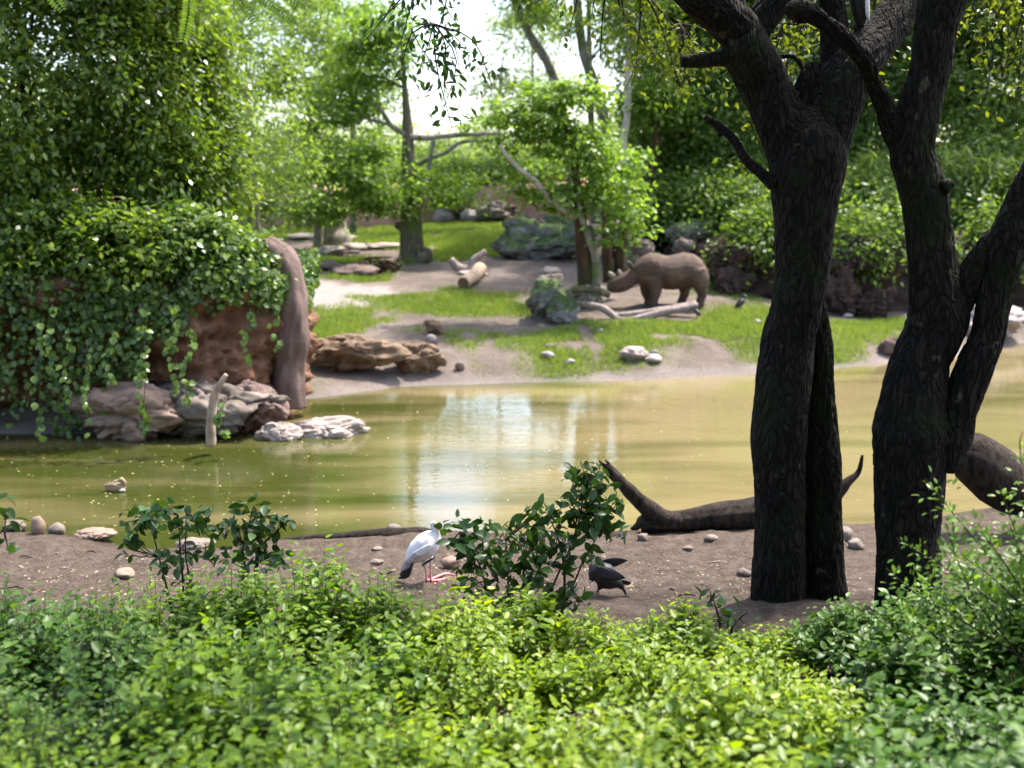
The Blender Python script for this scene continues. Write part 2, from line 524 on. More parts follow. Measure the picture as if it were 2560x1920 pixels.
L_HEDGEY = leaf_mat("leaf_hedge_sunlit_new", (0.05, 0.125, 0.008), (0.28, 0.37, 0.018), 0.5, 0.42, 2.0, tcol=(1.5, 1.5, 0.4), spec=0.4)  # yellower hedge leaf: mostly sunlight painted into the colour, some new growth
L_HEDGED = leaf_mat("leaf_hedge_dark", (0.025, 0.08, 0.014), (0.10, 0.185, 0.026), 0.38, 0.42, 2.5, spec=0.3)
L_SAP = leaf_mat("leaf_glossy", (0.012, 0.04, 0.01), (0.05, 0.11, 0.02), 0.3, 0.38, 3.0)
L_SPRAY = leaf_mat("leaf_spray", (0.05, 0.13, 0.02), (0.17, 0.28, 0.04), 0.42, 0.38, 3.0)
L_GRASS = leaf_mat("grass_blade", (0.085, 0.14, 0.03), (0.24, 0.31, 0.075), 0.45, 0.55, 0.6)
L_BAMB = leaf_mat("leaf_bamboo", (0.06, 0.13, 0.03), (0.18, 0.26, 0.06), 0.5, 0.42, 0.8)

# ------------------------------------------------------------------ terrain
POND = [Z0(u, v) for u, v in [(-1500, 1335), (0, 1325), (250, 1345), (330, 1378), (560, 1372), (700, 1350), (1000, 1322), (1300, 1335), (1600, 1325),
        (1900, 1315), (2100, 1312), (2300, 1300), (2560, 1255), (3600, 1190), (3700, 800), (2560, 856), (2400, 888), (2150, 915), (1900, 935),
        (1600, 950), (1300, 957), (1000, 966), (830, 990), (730, 1000), (640, 1040), (560, 1075), (300, 1085), (0, 1085), (-1500, 1085)]]
CLIFF_R = [P(1560, 610, 42.5), P(1700, 690, 39.0), P(1800, 745, 37.2), P(1950, 770, 36.6), P(2100, 790, 35.6), P(2350, 790, 36.0), P(2560, 800, 37.0), P(3000, 800, 38.0), P(3600, 800, 38)]
PLAT = [(p.x, p.y) for p in CLIFF_R]
PLAT_POLY = PLAT + [(60, 70), (6.5, 70), (5.5, 46)]

def height(X, Y):
    X = np.asarray(X, float); Y = np.asarray(Y, float)
    s = sdf_poly(X, Y, POND)
    zn = np.interp(Y, [-40, 2.5, 4, 5.5, 7, 9.5, 12, 14.5], [1.3, 1.3, 1.25, 1.17, 1.05, 0.74, 0.30, 0.12])
    zf = np.interp(Y, [22, 26, 28, 31, 33, 37, 42, 50, 58, 75, 120, 400], [0.3, 0.42, 0.62, 0.86, 1.04, 1.42, 1.86, 2.6, 3.05, 3.7, 5, 8])
    zf = zf * (1 - 0.5 * sstep(6, 11, X) * (1 - sstep(36, 44, Y))) + 0.05 * np.clip(X + 2, -8, 8) * sstep(42, 55, Y)
    far = sstep(16.5, 18.5, Y)
    z = zn * (1 - far) + zf * far
    z = z * np.clip(s / (0.9 + 0.7 * far), 0, 1) ** 0.75
    z = np.where(s < 0, -0.55 * np.clip(-s / 1.2, 0, 1), z)
    bump = (fbm(X * 0.9, Y * 0.9) - 0.5) * (0.10 + 0.12 * far) + (fbm(X * 4 + 5, Y * 4) - 0.5) * 0.15 * (1 - 0.6 * far)
    for bx_, by_ in ((2.45, 9.6), (3.3, 9.2)):                    # soil heaped round the two dark trees
        z = z + 0.10 * np.exp(-((X - bx_) ** 2 + (Y - by_) ** 2) / 0.45)
    return z + bump * np.clip(np.abs(s) / 0.5, 0.25, 1)

def hz(x, y): return float(height(np.array([x]), np.array([y]))[0])

def G(u, v):                                   # where the line of sight through (u, v) meets the ground
    x, k = ray(u, v)
    d = np.arange(3, 90, 0.04)
    h = height(x * d, d) - (CAMZ + k * d)
    i = np.argmax(h > 0) if (h > 0).any() else len(d) - 1
    return Vector((x * d[i], d[i], CAMZ + k * d[i]))

def gpoly(pts): return [tuple(G(u, v).xy) for u, v in pts]
GRASS = [gpoly([(1180, 835), (1420, 812), (1700, 800), (1930, 775), (2000, 800), (1960, 860), (1700, 885), (1560, 900), (1430, 918), (1300, 925), (1290, 880)]),
         gpoly([(1990, 800), (2280, 800), (2240, 850), (2000, 870)]),
         gpoly([(960, 745), (1100, 722), (1310, 735), (1320, 780), (1120, 800), (980, 790)]),
         gpoly([(760, 782), (900, 775), (1000, 800), (900, 838), (760, 842)]),
         gpoly([(840, 575), (1060, 558), (1290, 545), (1290, 600), (1250, 640), (1070, 650), (980, 610), (850, 612)]),
         gpoly([(560, 580), (820, 566), (840, 580), (780, 598), (620, 606)]),
         gpoly([(1690, 640), (1790, 600), (1870, 700), (1850, 745), (1700, 735)]),
         gpoly([(1000, 815), (1200, 822), (1340, 845), (1330, 872), (1130, 850), (1000, 835)]),
         gpoly([(700, 960), (790, 955), (800, 985), (710, 1000)]),
         gpoly([(760, 650), (900, 640), (1010, 655), (960, 700), (860, 690)])]
MUD = gpoly([(745, 712), (800, 700), (960, 716), (1000, 735), (930, 780), (860, 800), (740, 800)])

def grass_mask(X, Y):
    g = np.zeros(np.shape(X))
    for p in GRASS:
        g = np.maximum(g, sstep(0.9, -0.7, sdf_poly(X, Y, p) + (fbm(np.asarray(X) * 0.8, np.asarray(Y) * 0.5) - 0.5) * 3.0))
    g = g * sstep(0.22, 0.44, fbm(np.asarray(X) * 1.5 + 3, np.asarray(Y) * 1.1 + 8))
    return g

def axis(segs):
    out = []
    for a, b, s in segs: out.extend(np.arange(a, b, s))
    return np.array(out)
ys = np.concatenate([[-60, -20, -5], axis([(0, 6, 0.25), (6, 17, 0.1), (17, 40, 0.2), (40, 62, 0.45), (62, 100, 2), (100, 400, 25)]), [420]])
xh = np.concatenate([axis([(0, 7, 0.13), (7, 17, 0.24), (17, 40, 1.2), (40, 400, 30)]), [420]])
xs = np.concatenate([-xh[:0:-1], xh])
GX, GY = np.meshgrid(xs, ys)
GZ = height(GX, GY)
nx, ny = len(xs), len(ys)
ii = (np.arange(ny - 1)[:, None] * nx + np.arange(nx - 1)[None, :]).ravel()
me = mesh_np("ground", np.stack([GX, GY, GZ], -1).reshape(-1, 3), np.stack([ii, ii + 1, ii + nx + 1, ii + nx], 1), smooth=True)
at = me.color_attributes.new("cover", 'FLOAT_COLOR', 'POINT')
gmask = grass_mask(GX, GY)
mud = sstep(0.5, -0.5, sdf_poly(GX, GY, MUD) + (fbm(GX * 1.2, GY * 0.7) - 0.5) * 2)
wet = sstep(0.55, 0.05, sdf_poly(GX, GY, POND) + (fbm(GX * 2, GY * 2) - 0.5) * 0.5)
at.data.foreach_set("color", np.stack([gmask, sstep(17, 19, GY), np.maximum(mud, 0.45 * wet * sstep(17, 19, GY)), wet * (1 - 0.85 * sstep(17, 19, GY))], -1).astype(np.float32).ravel())

m, nt, b, out = nodes("soil")
ca = N(nt, "ShaderNodeVertexColor", layer_name="cover")
sp = N(nt, "ShaderNodeSeparateColor"); nt.links.new(ca.outputs[0], sp.inputs[0])
p3 = pos(nt)
big, mid_, fine = noise_tex(nt, p3, 0.9, 5), noise_tex(nt, p3, 5, 7, 0.65), noise_tex(nt, p3, 34, 8, 0.75)
brown = mixc(nt, 0.5, ramp(nt, mid_, [(0.32, (0.05, 0.036, 0.028)), (0.5, (0.15, 0.112, 0.088)), (0.68, (0.27, 0.215, 0.175))]),
             ramp(nt, fine, [(0.38, (0.035, 0.022, 0.015)), (0.5, (0.15, 0.102, 0.074)), (0.64, (0.29, 0.22, 0.17))]))
pink = mixc(nt, 0.4, ramp(nt, big, [(0.3, (0.12, 0.092, 0.072)), (0.5, (0.22, 0.17, 0.14)), (0.7, (0.36, 0.295, 0.255))]),
            ramp(nt, fine, [(0.38, (0.075, 0.052, 0.04)), (0.62, (0.33, 0.265, 0.225))]))
soil = mixc(nt, sp.outputs[1], brown, pink)
soil = mixc(nt, sp.outputs[2], soil, mixc(nt, mid_, (0.33, 0.27, 0.25), (0.50, 0.45, 0.43)))
turf = ramp(nt, fine, [(0.3, (0.07, 0.10, 0.025)), (0.65, (0.17, 0.24, 0.055))])
gm2 = N(nt, "ShaderNodeMath", operation='MULTIPLY'); gm2.inputs[1].default_value = 0.6
nt.links.new(sp.outputs[0], gm2.inputs[0])
soil = mixc(nt, gm2.outputs[0], soil, turf)
wf = N(nt, "ShaderNodeMath", operation='MULTIPLY'); wf.inputs[1].default_value = 0.45; nt.links.new(ca.outputs[1], wf.inputs[0])
dk = N(nt, "ShaderNodeMix", data_type='RGBA', blend_type='MULTIPLY'); nt.links.new(wf.outputs[0], dk.inputs[0])
nt.links.new(soil, dk.inputs[6]); dk.inputs[7].default_value = (0.35, 0.3, 0.28, 1)
nt.links.new(dk.outputs[2], b.inputs["Base Color"])
b.inputs["Roughness"].default_value = 0.92; b.inputs["Specular IOR Level"].default_value = 0.2
vo = N(nt, "ShaderNodeTexVoronoi"); vo.inputs["Scale"].default_value = 9; nt.links.new(p3, vo.inputs["Vector"])
sm = N(nt, "ShaderNodeMath", operation='ADD'); nt.links.new(mid_, sm.inputs[0]); nt.links.new(fine, sm.inputs[1])
s2 = N(nt, "ShaderNodeMath", operation='MULTIPLY_ADD'); s2.inputs[1].default_value = 0.25
nt.links.new(vo.outputs[0], s2.inputs[0]); nt.links.new(sm.outputs[0], s2.inputs[2])
bp = N(nt, "ShaderNodeBump"); bp.inputs["Strength"].default_value = 1.0; bp.inputs["Distance"].default_value = 0.11
nt.links.new(s2.outputs[0], bp.inputs["Height"]); nt.links.new(bp.outputs[0], b.inputs["Normal"])
solo("ground", me, m, (0, 0, 0), "bare brown and pinkish soil around the pond", "ground", kind="structure")

# pond: turbid olive water
m, nt, b, out = nodes("pond_water")
p3 = pos(nt)
sx = N(nt, "ShaderNodeSeparateXYZ"); nt.links.new(p3, sx.inputs[0])
mr = N(nt, "ShaderNodeMapRange"); mr.inputs[1].default_value = -5; mr.inputs[2].default_value = 4; mr.inputs[3].default_value = -0.12; mr.inputs[4].default_value = 0.22
nt.links.new(sx.outputs[0], mr.inputs[0])
sun_tan = N(nt, "ShaderNodeMath", operation='ADD'); nt.links.new(noise_tex(nt, pos(nt, (0.4, 1.8, 1)), 0.35, 4, 0.5, 0.4), sun_tan.inputs[0]); nt.links.new(mr.outputs[0], sun_tan.inputs[1])  # tan towards the right: sun on the turbid water, put into its colour
nt.links.new(ramp(nt, sun_tan.outputs[0], [(0.36, (0.034, 0.041, 0.008)), (0.72, (0.17, 0.136, 0.066))]), b.inputs["Base Color"])
b.inputs["Roughness"].default_value = 0.02; b.inputs["IOR"].default_value = 1.42; b.inputs["Specular IOR Level"].default_value = 0.5
wv = noise_tex(nt, pos(nt, (1, 2.6, 1)), 2.6, 3, 0.5)
wv2 = noise_tex(nt, pos(nt, (1, 2.2, 1)), 11, 2, 0.5)
patch = ramp(nt, noise_tex(nt, p3, 0.5, 3), [(0.42, (0.12, 0.12, 0.12)), (0.62, (1, 1, 1))])
mu = N(nt, "ShaderNodeMath", operation='MULTIPLY'); nt.links.new(wv2, mu.inputs[0]); nt.links.new(patch, mu.inputs[1])
ma = N(nt, "ShaderNodeMath", operation='MULTIPLY_ADD'); ma.inputs[1].default_value = 0.5; nt.links.new(mu.outputs[0], ma.inputs[0]); nt.links.new(wv, ma.inputs[2])
bp = N(nt, "ShaderNodeBump"); bp.inputs["Strength"].default_value = 0.08; bp.inputs["Distance"].default_value = 0.06
nt.links.new(ma.outputs[0], bp.inputs["Height"]); nt.links.new(bp.outputs[0], b.inputs["Normal"])
me = mesh_np("pond", [(-60, 10, 0), (70, 10, 0), (70, 48, 0), (-60, 48, 0)], [(0, 1, 2, 3)])
wp = MB()
outer = []
for i, (x, y) in enumerate(POND):              # the sheet reaches a little under the banks
    a, c = Vector(POND[i - 1]), Vector(POND[(i + 1) % len(POND)])
    t2 = (c - a).normalized(); nrm = Vector((t2.y, -t2.x))
    outer.append(Vector((x, y)) + nrm * 0.5)
wp.add([(p.x, p.y, 0.0) for p in outer], [tuple(range(len(outer)))])
solo("pond", wp, m, (0, 20, 0), "still olive green pond with a bright sky reflection", "pond", kind="structure", smooth=False)

# ------------------------------------------------------------------ cliffs
def cliff(path, ztop, zbot, rows, amp, seed, over=0.0, top_depth=None, step=0.3, freq=0.5, nrm_sign=1):
    """a rough rock face along a ground path (list of (x, y)); the face points to the camera side."""
    C, par = catmull([Vector((x, y, 0)) for x, y in path], step)
    zt = np.interp(par, range(len(path)), ztop); zb = np.interp(par, range(len(path)), zbot)
    ov = np.interp(par, range(len(path)), over if isinstance(over, (list, tuple)) else [over] * len(path))
    V, F = [], []
    n = len(C)
    for i, c in enumerate(C):
        T = (C[min(i + 1, n - 1)] - C[max(i - 1, 0)]).normalized()
        nr = Vector((T.y, -T.x, 0)) * nrm_sign
        for j in range(rows + 1):
            t = j / rows
            z = zb[i] + (zt[i] - zb[i]) * t
            q = Vector((c.x, c.y, z))
            d = noise.fractal(q * freq + Vector((seed, 0, 0)), 0.55, 2.1, 7) * amp * 0.7
            d += abs(noise.noise(Vector((q.x * 0.5, q.y * 0.5, q.z * 2.6 + seed)))) * amp * 0.7
            ro = -ov[i] * math.cos(t * math.pi / 2) ** 1.5 - 0.35 * max(0, t - 0.86) ** 1 * 4 * amp
            V.append(q + nr * (d + ro))
        if top_depth:
            for k, dd in enumerate(top_depth):
                q = c - nr * dd
                V.append(Vector((q.x, q.y, zt[i] + 0.15 * (k + 1) + 0.2 * noise.noise(Vector((q.x * 0.4, q.y * 0.4, seed))))))
    m_ = rows + 1 + (len(top_depth) if top_depth else 0)
    for i in range(n - 1):
        for j in range(m_ - 1):
            F.append((i * m_ + j, (i + 1) * m_ + j, (i + 1) * m_ + j + 1, i * m_ + j + 1))
    return MB().add(V, F)

LB = [(-26, 19.0), (-13, 19.5), (-8.6, 20.0), (-6.6, 20.3), (-5.55, 20.9), (-4.75, 21.9), (-4.6, 23.2), (-4.9, 25.5), (-6.2, 28.5), (-9, 30)]
mb = cliff(LB, [3.0, 3.0, 2.95, 2.9, 2.8, 2.75, 2.7, 2.5, 2.0, 1.2], [-0.5] * 10, 46, 0.5, 3.3, over=[2.0, 2.0, 1.7, 0.7, 0.15, 0, 0, 0, 0, 0], top_depth=(0.5, 1.5, 3.2, 6), step=0.09, freq=1.3)
solo("clay_bank", mb, M_REDC, (-6, 21, 0), "steep reddish clay bank overhung by vines beside the pond", "bank", kind="structure")

BW = [(-34, 60), (-22, 58.5), (-14, 58), (-8, 57.5), (-3, 58), (2, 57), (7, 54), (12, 52)]
mb = cliff(BW, [4.4, 4.3, 4.4, 4.5, 4.7, 4.9, 5.0, 5.0], [1.2] * 8, 10, 0.5, 8.1, top_depth=(1, 4, 10, 30), step=0.5, freq=0.35)
solo("red_wall_of_rock", mb, M_REDW, (-8, 58, 2), "low red rock wall behind the sunny lawn", "rock wall", kind="structure")

mb = cliff(PLAT, [2.4, 2.6, 3.1, 2.7, 3.2, 2.85, 3.3, 3.0, 3.2], [0.0] * 9, 18, 0.85, 5.7, top_depth=(0.8, 3, 8, 30), step=0.22, freq=0.55)
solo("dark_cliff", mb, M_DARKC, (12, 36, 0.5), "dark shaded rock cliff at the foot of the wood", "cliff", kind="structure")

# ------------------------------------------------------------------ rocks and stones
def rock_mesh(c, r, seed, sub=3, amp=0.28, rotz=0.0, tilt=0.0, facet=0.5, freq=1.2, crack=0.0):
    bm = bmesh.new()
    bmesh.ops.create_icosphere(bm, subdivisions=sub, radius=1)
    R = Matrix.Rotation(rotz, 3, 'Z') @ Matrix.Rotation(tilt, 3, 'Y')
    rnd = random.Random(seed)
    planes = [(Vector((rnd.gauss(0, 1), rnd.gauss(0, 1), rnd.gauss(0, 0.8))).normalized(), rnd.uniform(0.55, 0.9)) for _ in range(12)]
    sd_ = Vector((seed * 3.7, 1, 2))
    for v in bm.verts:
        q = v.co.copy()
        if facet:
            for n_, d_ in planes:
                k = q.dot(n_)
                if k > d_: q -= n_ * (k - d_) * facet
        q += v.co * amp * noise.fractal(v.co * freq + sd_, 0.8, 2.2, 5)
        if crack:
            w = v.co * 1.7 + sd_ + 0.35 * noise.noise_vector(v.co * 2 + sd_)
            dist, pts_ = noise.voronoi(w)
            e = dist[1] - dist[0]
            h = noise.cell(pts_[0] * 9.7)
            q += v.co * crack * ((h - 0.5) * 0.7 - 0.9 * max(0, 1 - e / 0.09))
            q += v.co * crack * 0.18 * abs(noise.noise(Vector((v.co.x * 2, v.co.y * 2, v.co.z * 7)) + sd_))
        v.co = Vector(c) + R @ Vector((q.x * r[0], q.y * r[1], q.z * r[2]))
    V = [v.co.copy() for v in bm.verts]; F = [tuple(v.index for v in f.verts) for f in bm.faces]
    bm.free()
    return V, F

def rock_at(u, vb, w, h, label, mat, name="rock", cat="rock", depth=0.8, seed=None, sink=0.22, group=None, tilt=0.0, rotz=0.0, amp=0.28, facet=0.75, sub=3, base=None, crack=0.16):
    if w > 60 and name not in ("flat_stone",): sub = 5 if w > 100 else 4
    if name == "stone" and w < 60: crack = 0.0
    p = Vector(base) if base is not None else G(u, vb)
    s = px(p)
    rx, rz = w * s / 2, h * s / 2 / (1 - sink * 0.5)
    ry = rx * depth
    c = Vector((p.x, p.y + ry * 0.5, p.z + rz * (1 - sink)))
    if base is None: c.z = max(c.z, hz(c.x, c.y) + rz * (1 - 2 * sink))
    mb = MB().add(*rock_mesh(c, (rx, ry, rz), seed if seed is not None else int(u + vb), sub, amp, rotz, tilt, facet, 1.2, crack))
    return solo(name, mb, mat, (c.x, c.y, c.z - rz * (1 - sink)), label, cat, group)

# left bank foot
rock_at(0, 0, 420, 160, "big grey boulder at the foot of the clay bank", M_ROCKG, "boulder", "boulder", depth=0.6, seed=11, base=P(505, 1105, 19.9), amp=0.22, rotz=-0.1, tilt=0.10, crack=0.2, facet=0.9)
rock_at(0, 0, 190, 120, "reddish grey sloping rock between boulder and slab", M_PILLAR, "rock", "rock", depth=0.7, seed=15, base=P(650, 1085, 20.3), amp=0.22, tilt=0.3, crack=0.2, facet=0.9)
rock_at(0, 0, 330, 150, "dark boulder in the shade under the hanging vines", M_STONEB, "boulder", "boulder", depth=0.6, seed=19, base=P(330, 1112, 19.6), amp=0.25, crack=0.2, facet=0.9)
rock_at(0, 0, 260, 62, "flat pale slab lying in the water beside the clay bank", M_ROCKP, "stone_slab", "rock slab", depth=0.42, seed=27, base=(*P(800, 1078, 20.0).xy, -0.10), amp=0.10, facet=1.0, tilt=-0.06, sink=0.35, crack=0.16)
rock_at(0, 0, 130, 60, "broken pale block at the near end of the flat slab", M_ROCKP, "stone_block", "rock", depth=0.6, seed=29, base=(*P(690, 1090, 19.7).xy, -0.10), amp=0.12, facet=0.9, sub=3, sink=0.3)
mb = MB()
tube(mb, [P(722, 1015, 21.9), P(727, 900, 21.9), P(732, 800, 21.9), P(724, 700, 22.0), P(700, 640, 22.2), P(676, 618, 22.5), P(670, 616, 22.55)], [0.36, 0.30, 0.31, 0.32, 0.29, 0.22, 0.08], 44, 0.04, amp=0.22, freq=1.7, seed=2, ridge=0.03, rfreq=1.6, rvert=0.7)
solo("rock_pillar", mb, M_PILLAR, P(718, 1000, 22.2), "smooth pinkish brown rock pillar closing off the vine covered bank", "rock pillar")
mb = MB(); stem(mb, [(525, 1115, 26), (528, 1040, 24), (538, 985, 19), (566, 936, 11)], 18.6, 12, 0.04, amp=0.25, freq=6, ridge=0.006, rfreq=3, rvert=0.2)
solo("broken_stick", mb, M_LOGP, P(525, 1110, 18.6), "pale broken stick standing up out of the water", "stick")
mb = MB(); stem(mb, [(852, 1006, 6), (890, 1002, 9), (940, 995, 6)], 24.2, 6, 0.1, amp=0.2, freq=4)
solo("driftwood", mb, M_LOGP, P(890, 1002, 24.2), "thin pale driftwood stick at the far waterline near the slab", "stick")

# far shore
rock_at(880, 935, 270, 105, "long tan rock ledge on the far shore next to the pillar", M_ROCKT, "rock_ledge", "rock", depth=0.5, seed=31, amp=0.22, sub=4)
rock_at(1040, 935, 150, 80, "rounded tan boulder joined to the end of the long ledge", M_ROCKT, "boulder", "boulder", depth=0.6, seed=34, amp=0.2, sub=4)
rock_at(1085, 840, 66, 38, "wedge shaped olive stone on top of the far shore", M_ROCKT, "stone", "stone", seed=37, amp=0.15, tilt=0.35)
rock_at(1077, 862, 32, 26, "round white stone under the wedge shaped stone", M_STONEW, "stone", "stone", seed=41, amp=0.08, facet=0.2)
rock_at(1014, 886, 26, 22, "small grey stone on the slope above the ledge", M_STONE, "stone", "stone", seed=42, amp=0.08, facet=0.2)
rock_at(1078, 912, 30, 34, "white stone propped on a brown block by the ledge", M_STONEW, "stone", "stone", seed=43, amp=0.1, facet=0.3)
rock_at(1050, 922, 50, 26, "brown block of rock half buried near the far waterline", M_STONEB, "stone", "stone", seed=44, amp=0.12)
rock_at(1150, 928, 26, 24, "small rounded pale stone low on the far slope", M_STONE, "stone", "stone", seed=45, amp=0.08, facet=0.2)
rock_at(822, 872, 30, 14, "small white stone resting on the long ledge", M_STONEW, "stone", "stone", seed=46, amp=0.08, facet=0.2, base=P(822, 866, 26.0))
rock_at(1632, 910, 58, 20, "long white stone on bare soil between grass tufts", M_STONEW, "stone", "stone", seed=47, amp=0.1, rotz=0.3)
rock_at(1638, 890, 24, 16, "small white stone just behind the long white stone", M_STONEW, "stone", "stone", seed=48, amp=0.1)
rock_at(1368, 900, 42, 20, "pinkish white stone in grass at the far bank's edge", M_STONEW, "stone", "stone", seed=49, amp=0.1)
rock_at(1425, 915, 30, 18, "white pebble low in the grass near the far waterline", M_STONEW, "stone", "stone", seed=50, amp=0.1)
rock_at(1375, 872, 30, 14, "flat grey stone at the upper rim of the grass", M_STONE, "stone", "stone", seed=51, amp=0.1)
rock_at(1500, 832, 22, 10, "tiny white stone on the path in front of the rock pile", M_STONEW, "stone", "stone", seed=52, amp=0.1)
rock_at(1895, 812, 24, 14, "white stone on grass beside the small standing dark bird", M_STONEW, "stone", "stone", seed=53, amp=0.1)
rock_at(2120, 795, 30, 12, "flat pale stone on the path under the dark cliff", M_STONEW, "stone", "stone", seed=54, amp=0.1)
rock_at(2480, 850, 230, 90, "pink rounded rock on the shore below the cliff", M_ROCKP, "rock", "rock", seed=55, depth=0.7, amp=0.18, sub=4)
rock_at(2230, 890, 90, 50, "brown rock at the waterline in front of the grass", M_PILLAR, "rock", "rock", seed=56, depth=0.6, amp=0.2)
rock_at(1590, 905, 80, 36, "bare pinkish hump of rock among the far grass", M_ROCKP, "rock", "rock", seed=57, depth=0.6, amp=0.15)
# rock pile before the trunks
rock_at(1362, 800, 120, 112, "tall mossy boulder of the pile in front of the trunks", M_ROCKM, "boulder", "boulder", seed=61, amp=0.3, sub=4)
rock_at(1412, 812, 96, 74, "low dark mossy boulder in front of the tall one", M_ROCKM, "boulder", "boulder", seed=62, amp=0.25, sub=4)
rock_at(1455, 770, 110, 66, "mossy boulder of the pile touching the trunks", M_ROCKM, "boulder", "boulder", seed=63, amp=0.25, sub=4)
rock_at(1378, 745, 80, 60, "grey capped boulder at the back of the rock pile", M_ROCKG, "boulder", "boulder", seed=64, amp=0.25)
rock_at(1375, 700, 80, 34, "flat pale stone behind the rock pile", M_ROCKP, "stone", "stone", seed=65, amp=0.15)
# middle rock pile
rock_at(1330, 648, 190, 100, "largest dark mossy boulder under the leaning young tree", M_ROCKM, "boulder", "boulder", seed=66, amp=0.3)
rock_at(1425, 650, 130, 90, "dark mossy boulder between big boulder and trunks", M_ROCKM, "boulder", "boulder", seed=67, amp=0.3)
rock_at(1312, 612, 110, 76, "grey boulder topping the shaded pile beside the lawn", M_ROCKG, "boulder", "boulder", seed=68, amp=0.3)
rock_at(1400, 612, 120, 80, "mossy boulder at the back of the shaded pile", M_ROCKM, "boulder", "boulder", seed=69, amp=0.3)
rock_at(1130, 540, 150, 44, "long olive slab leaning across pale rocks behind the lawn", M_ROCKT, "stone_slab", "rock slab", seed=70, depth=0.5, amp=0.15, tilt=0.32, base=P(1140, 532, G(1140, 556).y))
rock_at(1240, 556, 130, 60, "round grey rock behind the sunny lawn", M_ROCKG, "rock", "rock", seed=71, amp=0.25)
rock_at(1175, 558, 55, 40, "bright white rock under the leaning slab", M_STONEW, "rock", "rock", seed=72, amp=0.15)
rock_at(1110, 558, 60, 40, "cracked pale rock supporting the low end of the slab", M_ROCKP, "rock", "rock", seed=73, amp=0.2)
rock_at(1610, 634, 75, 46, "pale grey rock just above the rhino's head", M_ROCKG, "rock", "rock", seed=74, base=P(1605, 636, 37), amp=0.3)
rock_at(1740, 605, 130, 72, "dark jagged rock above the rhino's back", M_ROCKM, "rock", "rock", seed=75, base=P(1745, 612, 38.2), amp=0.35, sub=4)
for k, (u, w, h, lab) in enumerate([(1600, 170, 84, "dark boulder hidden behind the rhino's neck"), (1735, 190, 96, "dark mossy boulder behind the rhino's back")]):
    x_ = ray(u, 700)[0] * 38.3
    rock_at(0, 0, w, h, lab, M_ROCKM, "boulder", "boulder", seed=77 + k, base=(x_, 38.0, hz(x_, 38.3) - 0.1), amp=0.25)
rock_at(1715, 630, 60, 40, "small grey rock under the jagged rock", M_ROCKG, "rock", "rock", seed=76, base=P(1712, 632, 37.6), amp=0.25)
# flat stones near the stump
for k, (u, v, w, h, lab) in enumerate([(840, 572 + 35, 120, 20, "flat pale stone in front of the tree stump"), (885, 628, 110, 20, "long flat stone on the path below the stump"),
        (700, 640, 150, 26, "broad pale flat stone at the top of the pillar"), (820, 640, 100, 26, "rounded pale stone left of the dark root ball"),
        (890, 690, 150, 30, "reddish half buried rock above the white path"), (815, 676, 130, 26, "reddish flat rock at the path's bend"),
        (1180, 690, 90, 16, "flat stone before the two short logs"), (760, 600, 110, 18, "pale flat stone beside the lawn path"),
        (960, 625, 120, 20, "pale flat stone at the edge of the lawn")]):
    rock_at(u, v, w, h, lab, M_ROCKP if k not in (4, 5) else M_PILLAR, "flat_stone", "stone", seed=80 + k, depth=0.9, amp=0.15, sink=0.3)

# near bank stones
for k, (u, v, w, h, lab, mt) in enumerate([(92, 1335, 40, 44, "egg shaped brown stone standing on the near bank", M_STONEB), (140, 1336, 48, 28, "smooth pale stone next to the egg shaped one", M_STONE),
        (985, 1330, 40, 18, "flat grey stone lying on top of the dark mud ridge", M_STONE), (1608, 1352, 36, 20, "round white stone in front of the fallen log", M_STONEW),
        (2112, 1352, 50, 34, "large rounded stone between the two dark trunks", M_STONE), (2142, 1374, 44, 26, "smooth oval stone in front of the rounded one between the trunks", M_STONE),
        (2106, 1364, 18, 18, "small white stone touching the two stones between the trunks", M_STONEW), (1860, 1442, 40, 20, "pale stone beside the foot of the twin trunk", M_STONEW),
        (1778, 1352, 36, 14, "flat white stone below the middle of the fallen log", M_STONEW), (1720, 1378, 30, 12, "flat pale stone between bird and twin trunk", M_STONEW),
        (940, 1412, 40, 14, "flat pale stone at the stork's tail end", M_STONE), (942, 1380, 30, 10, "small white stone behind the stork's back", M_STONEW),
        (1345, 1350, 44, 20, "pale stone on the bank seen behind the dark bush", M_STONEW), (310, 1446, 60, 24, "brown angular stone on the bare left of the bank", M_STONEB),
        (30, 1330, 70, 30, "long low stone at the water's edge by the picture's margin", M_STONE), (230, 1350, 110, 22, "low mud coloured rock at the near waterline", M_STONEB),
        (480, 1372, 100, 18, "pale rock rim behind the leafy sapling", M_STONE), (1130, 1420, 60, 30, "brown stone beyond the stork's breast", M_STONEB)]):
    mt = M_STONE if mt is M_STONEW else mt
    rock_at(u, v, w, h, lab, mt, "stone", "stone", seed=100 + k, depth=0.8, amp=0.16, facet=0.55, sink=0.42)
rs = random.Random(5)
SHM = [MB().add(*rock_mesh((0, 0, 0), (1, 0.75, 0.5), 140 + k, 2, 0.15, 0, 0, 0.4)).mesh("pebble", (0, 0, 0)) for k in range(4)]
for k, me_ in enumerate(SHM): me_.materials.append([M_STONE, M_STONEB, M_STONEB, M_STONE][k])
for k in range(34):
    p = G(rs.uniform(20, 2400), rs.choice([rs.uniform(1365, 1500), rs.uniform(1400, 1470)]))
    if sdf_poly(p.x, p.y, POND) < 0.25: continue
    o = bpy.data.objects.new("pebble", rs.choice(SHM)); link(o, (p.x, p.y, hz(p.x, p.y) + 0.008))
    s = rs.uniform(0.012, 0.035); o.scale = (s, s, s); o.rotation_euler.z = rs.uniform(0, 6)
    tag(o, "small pebble scattered on the bare brown near bank", "pebble", "pebbles on the near bank")

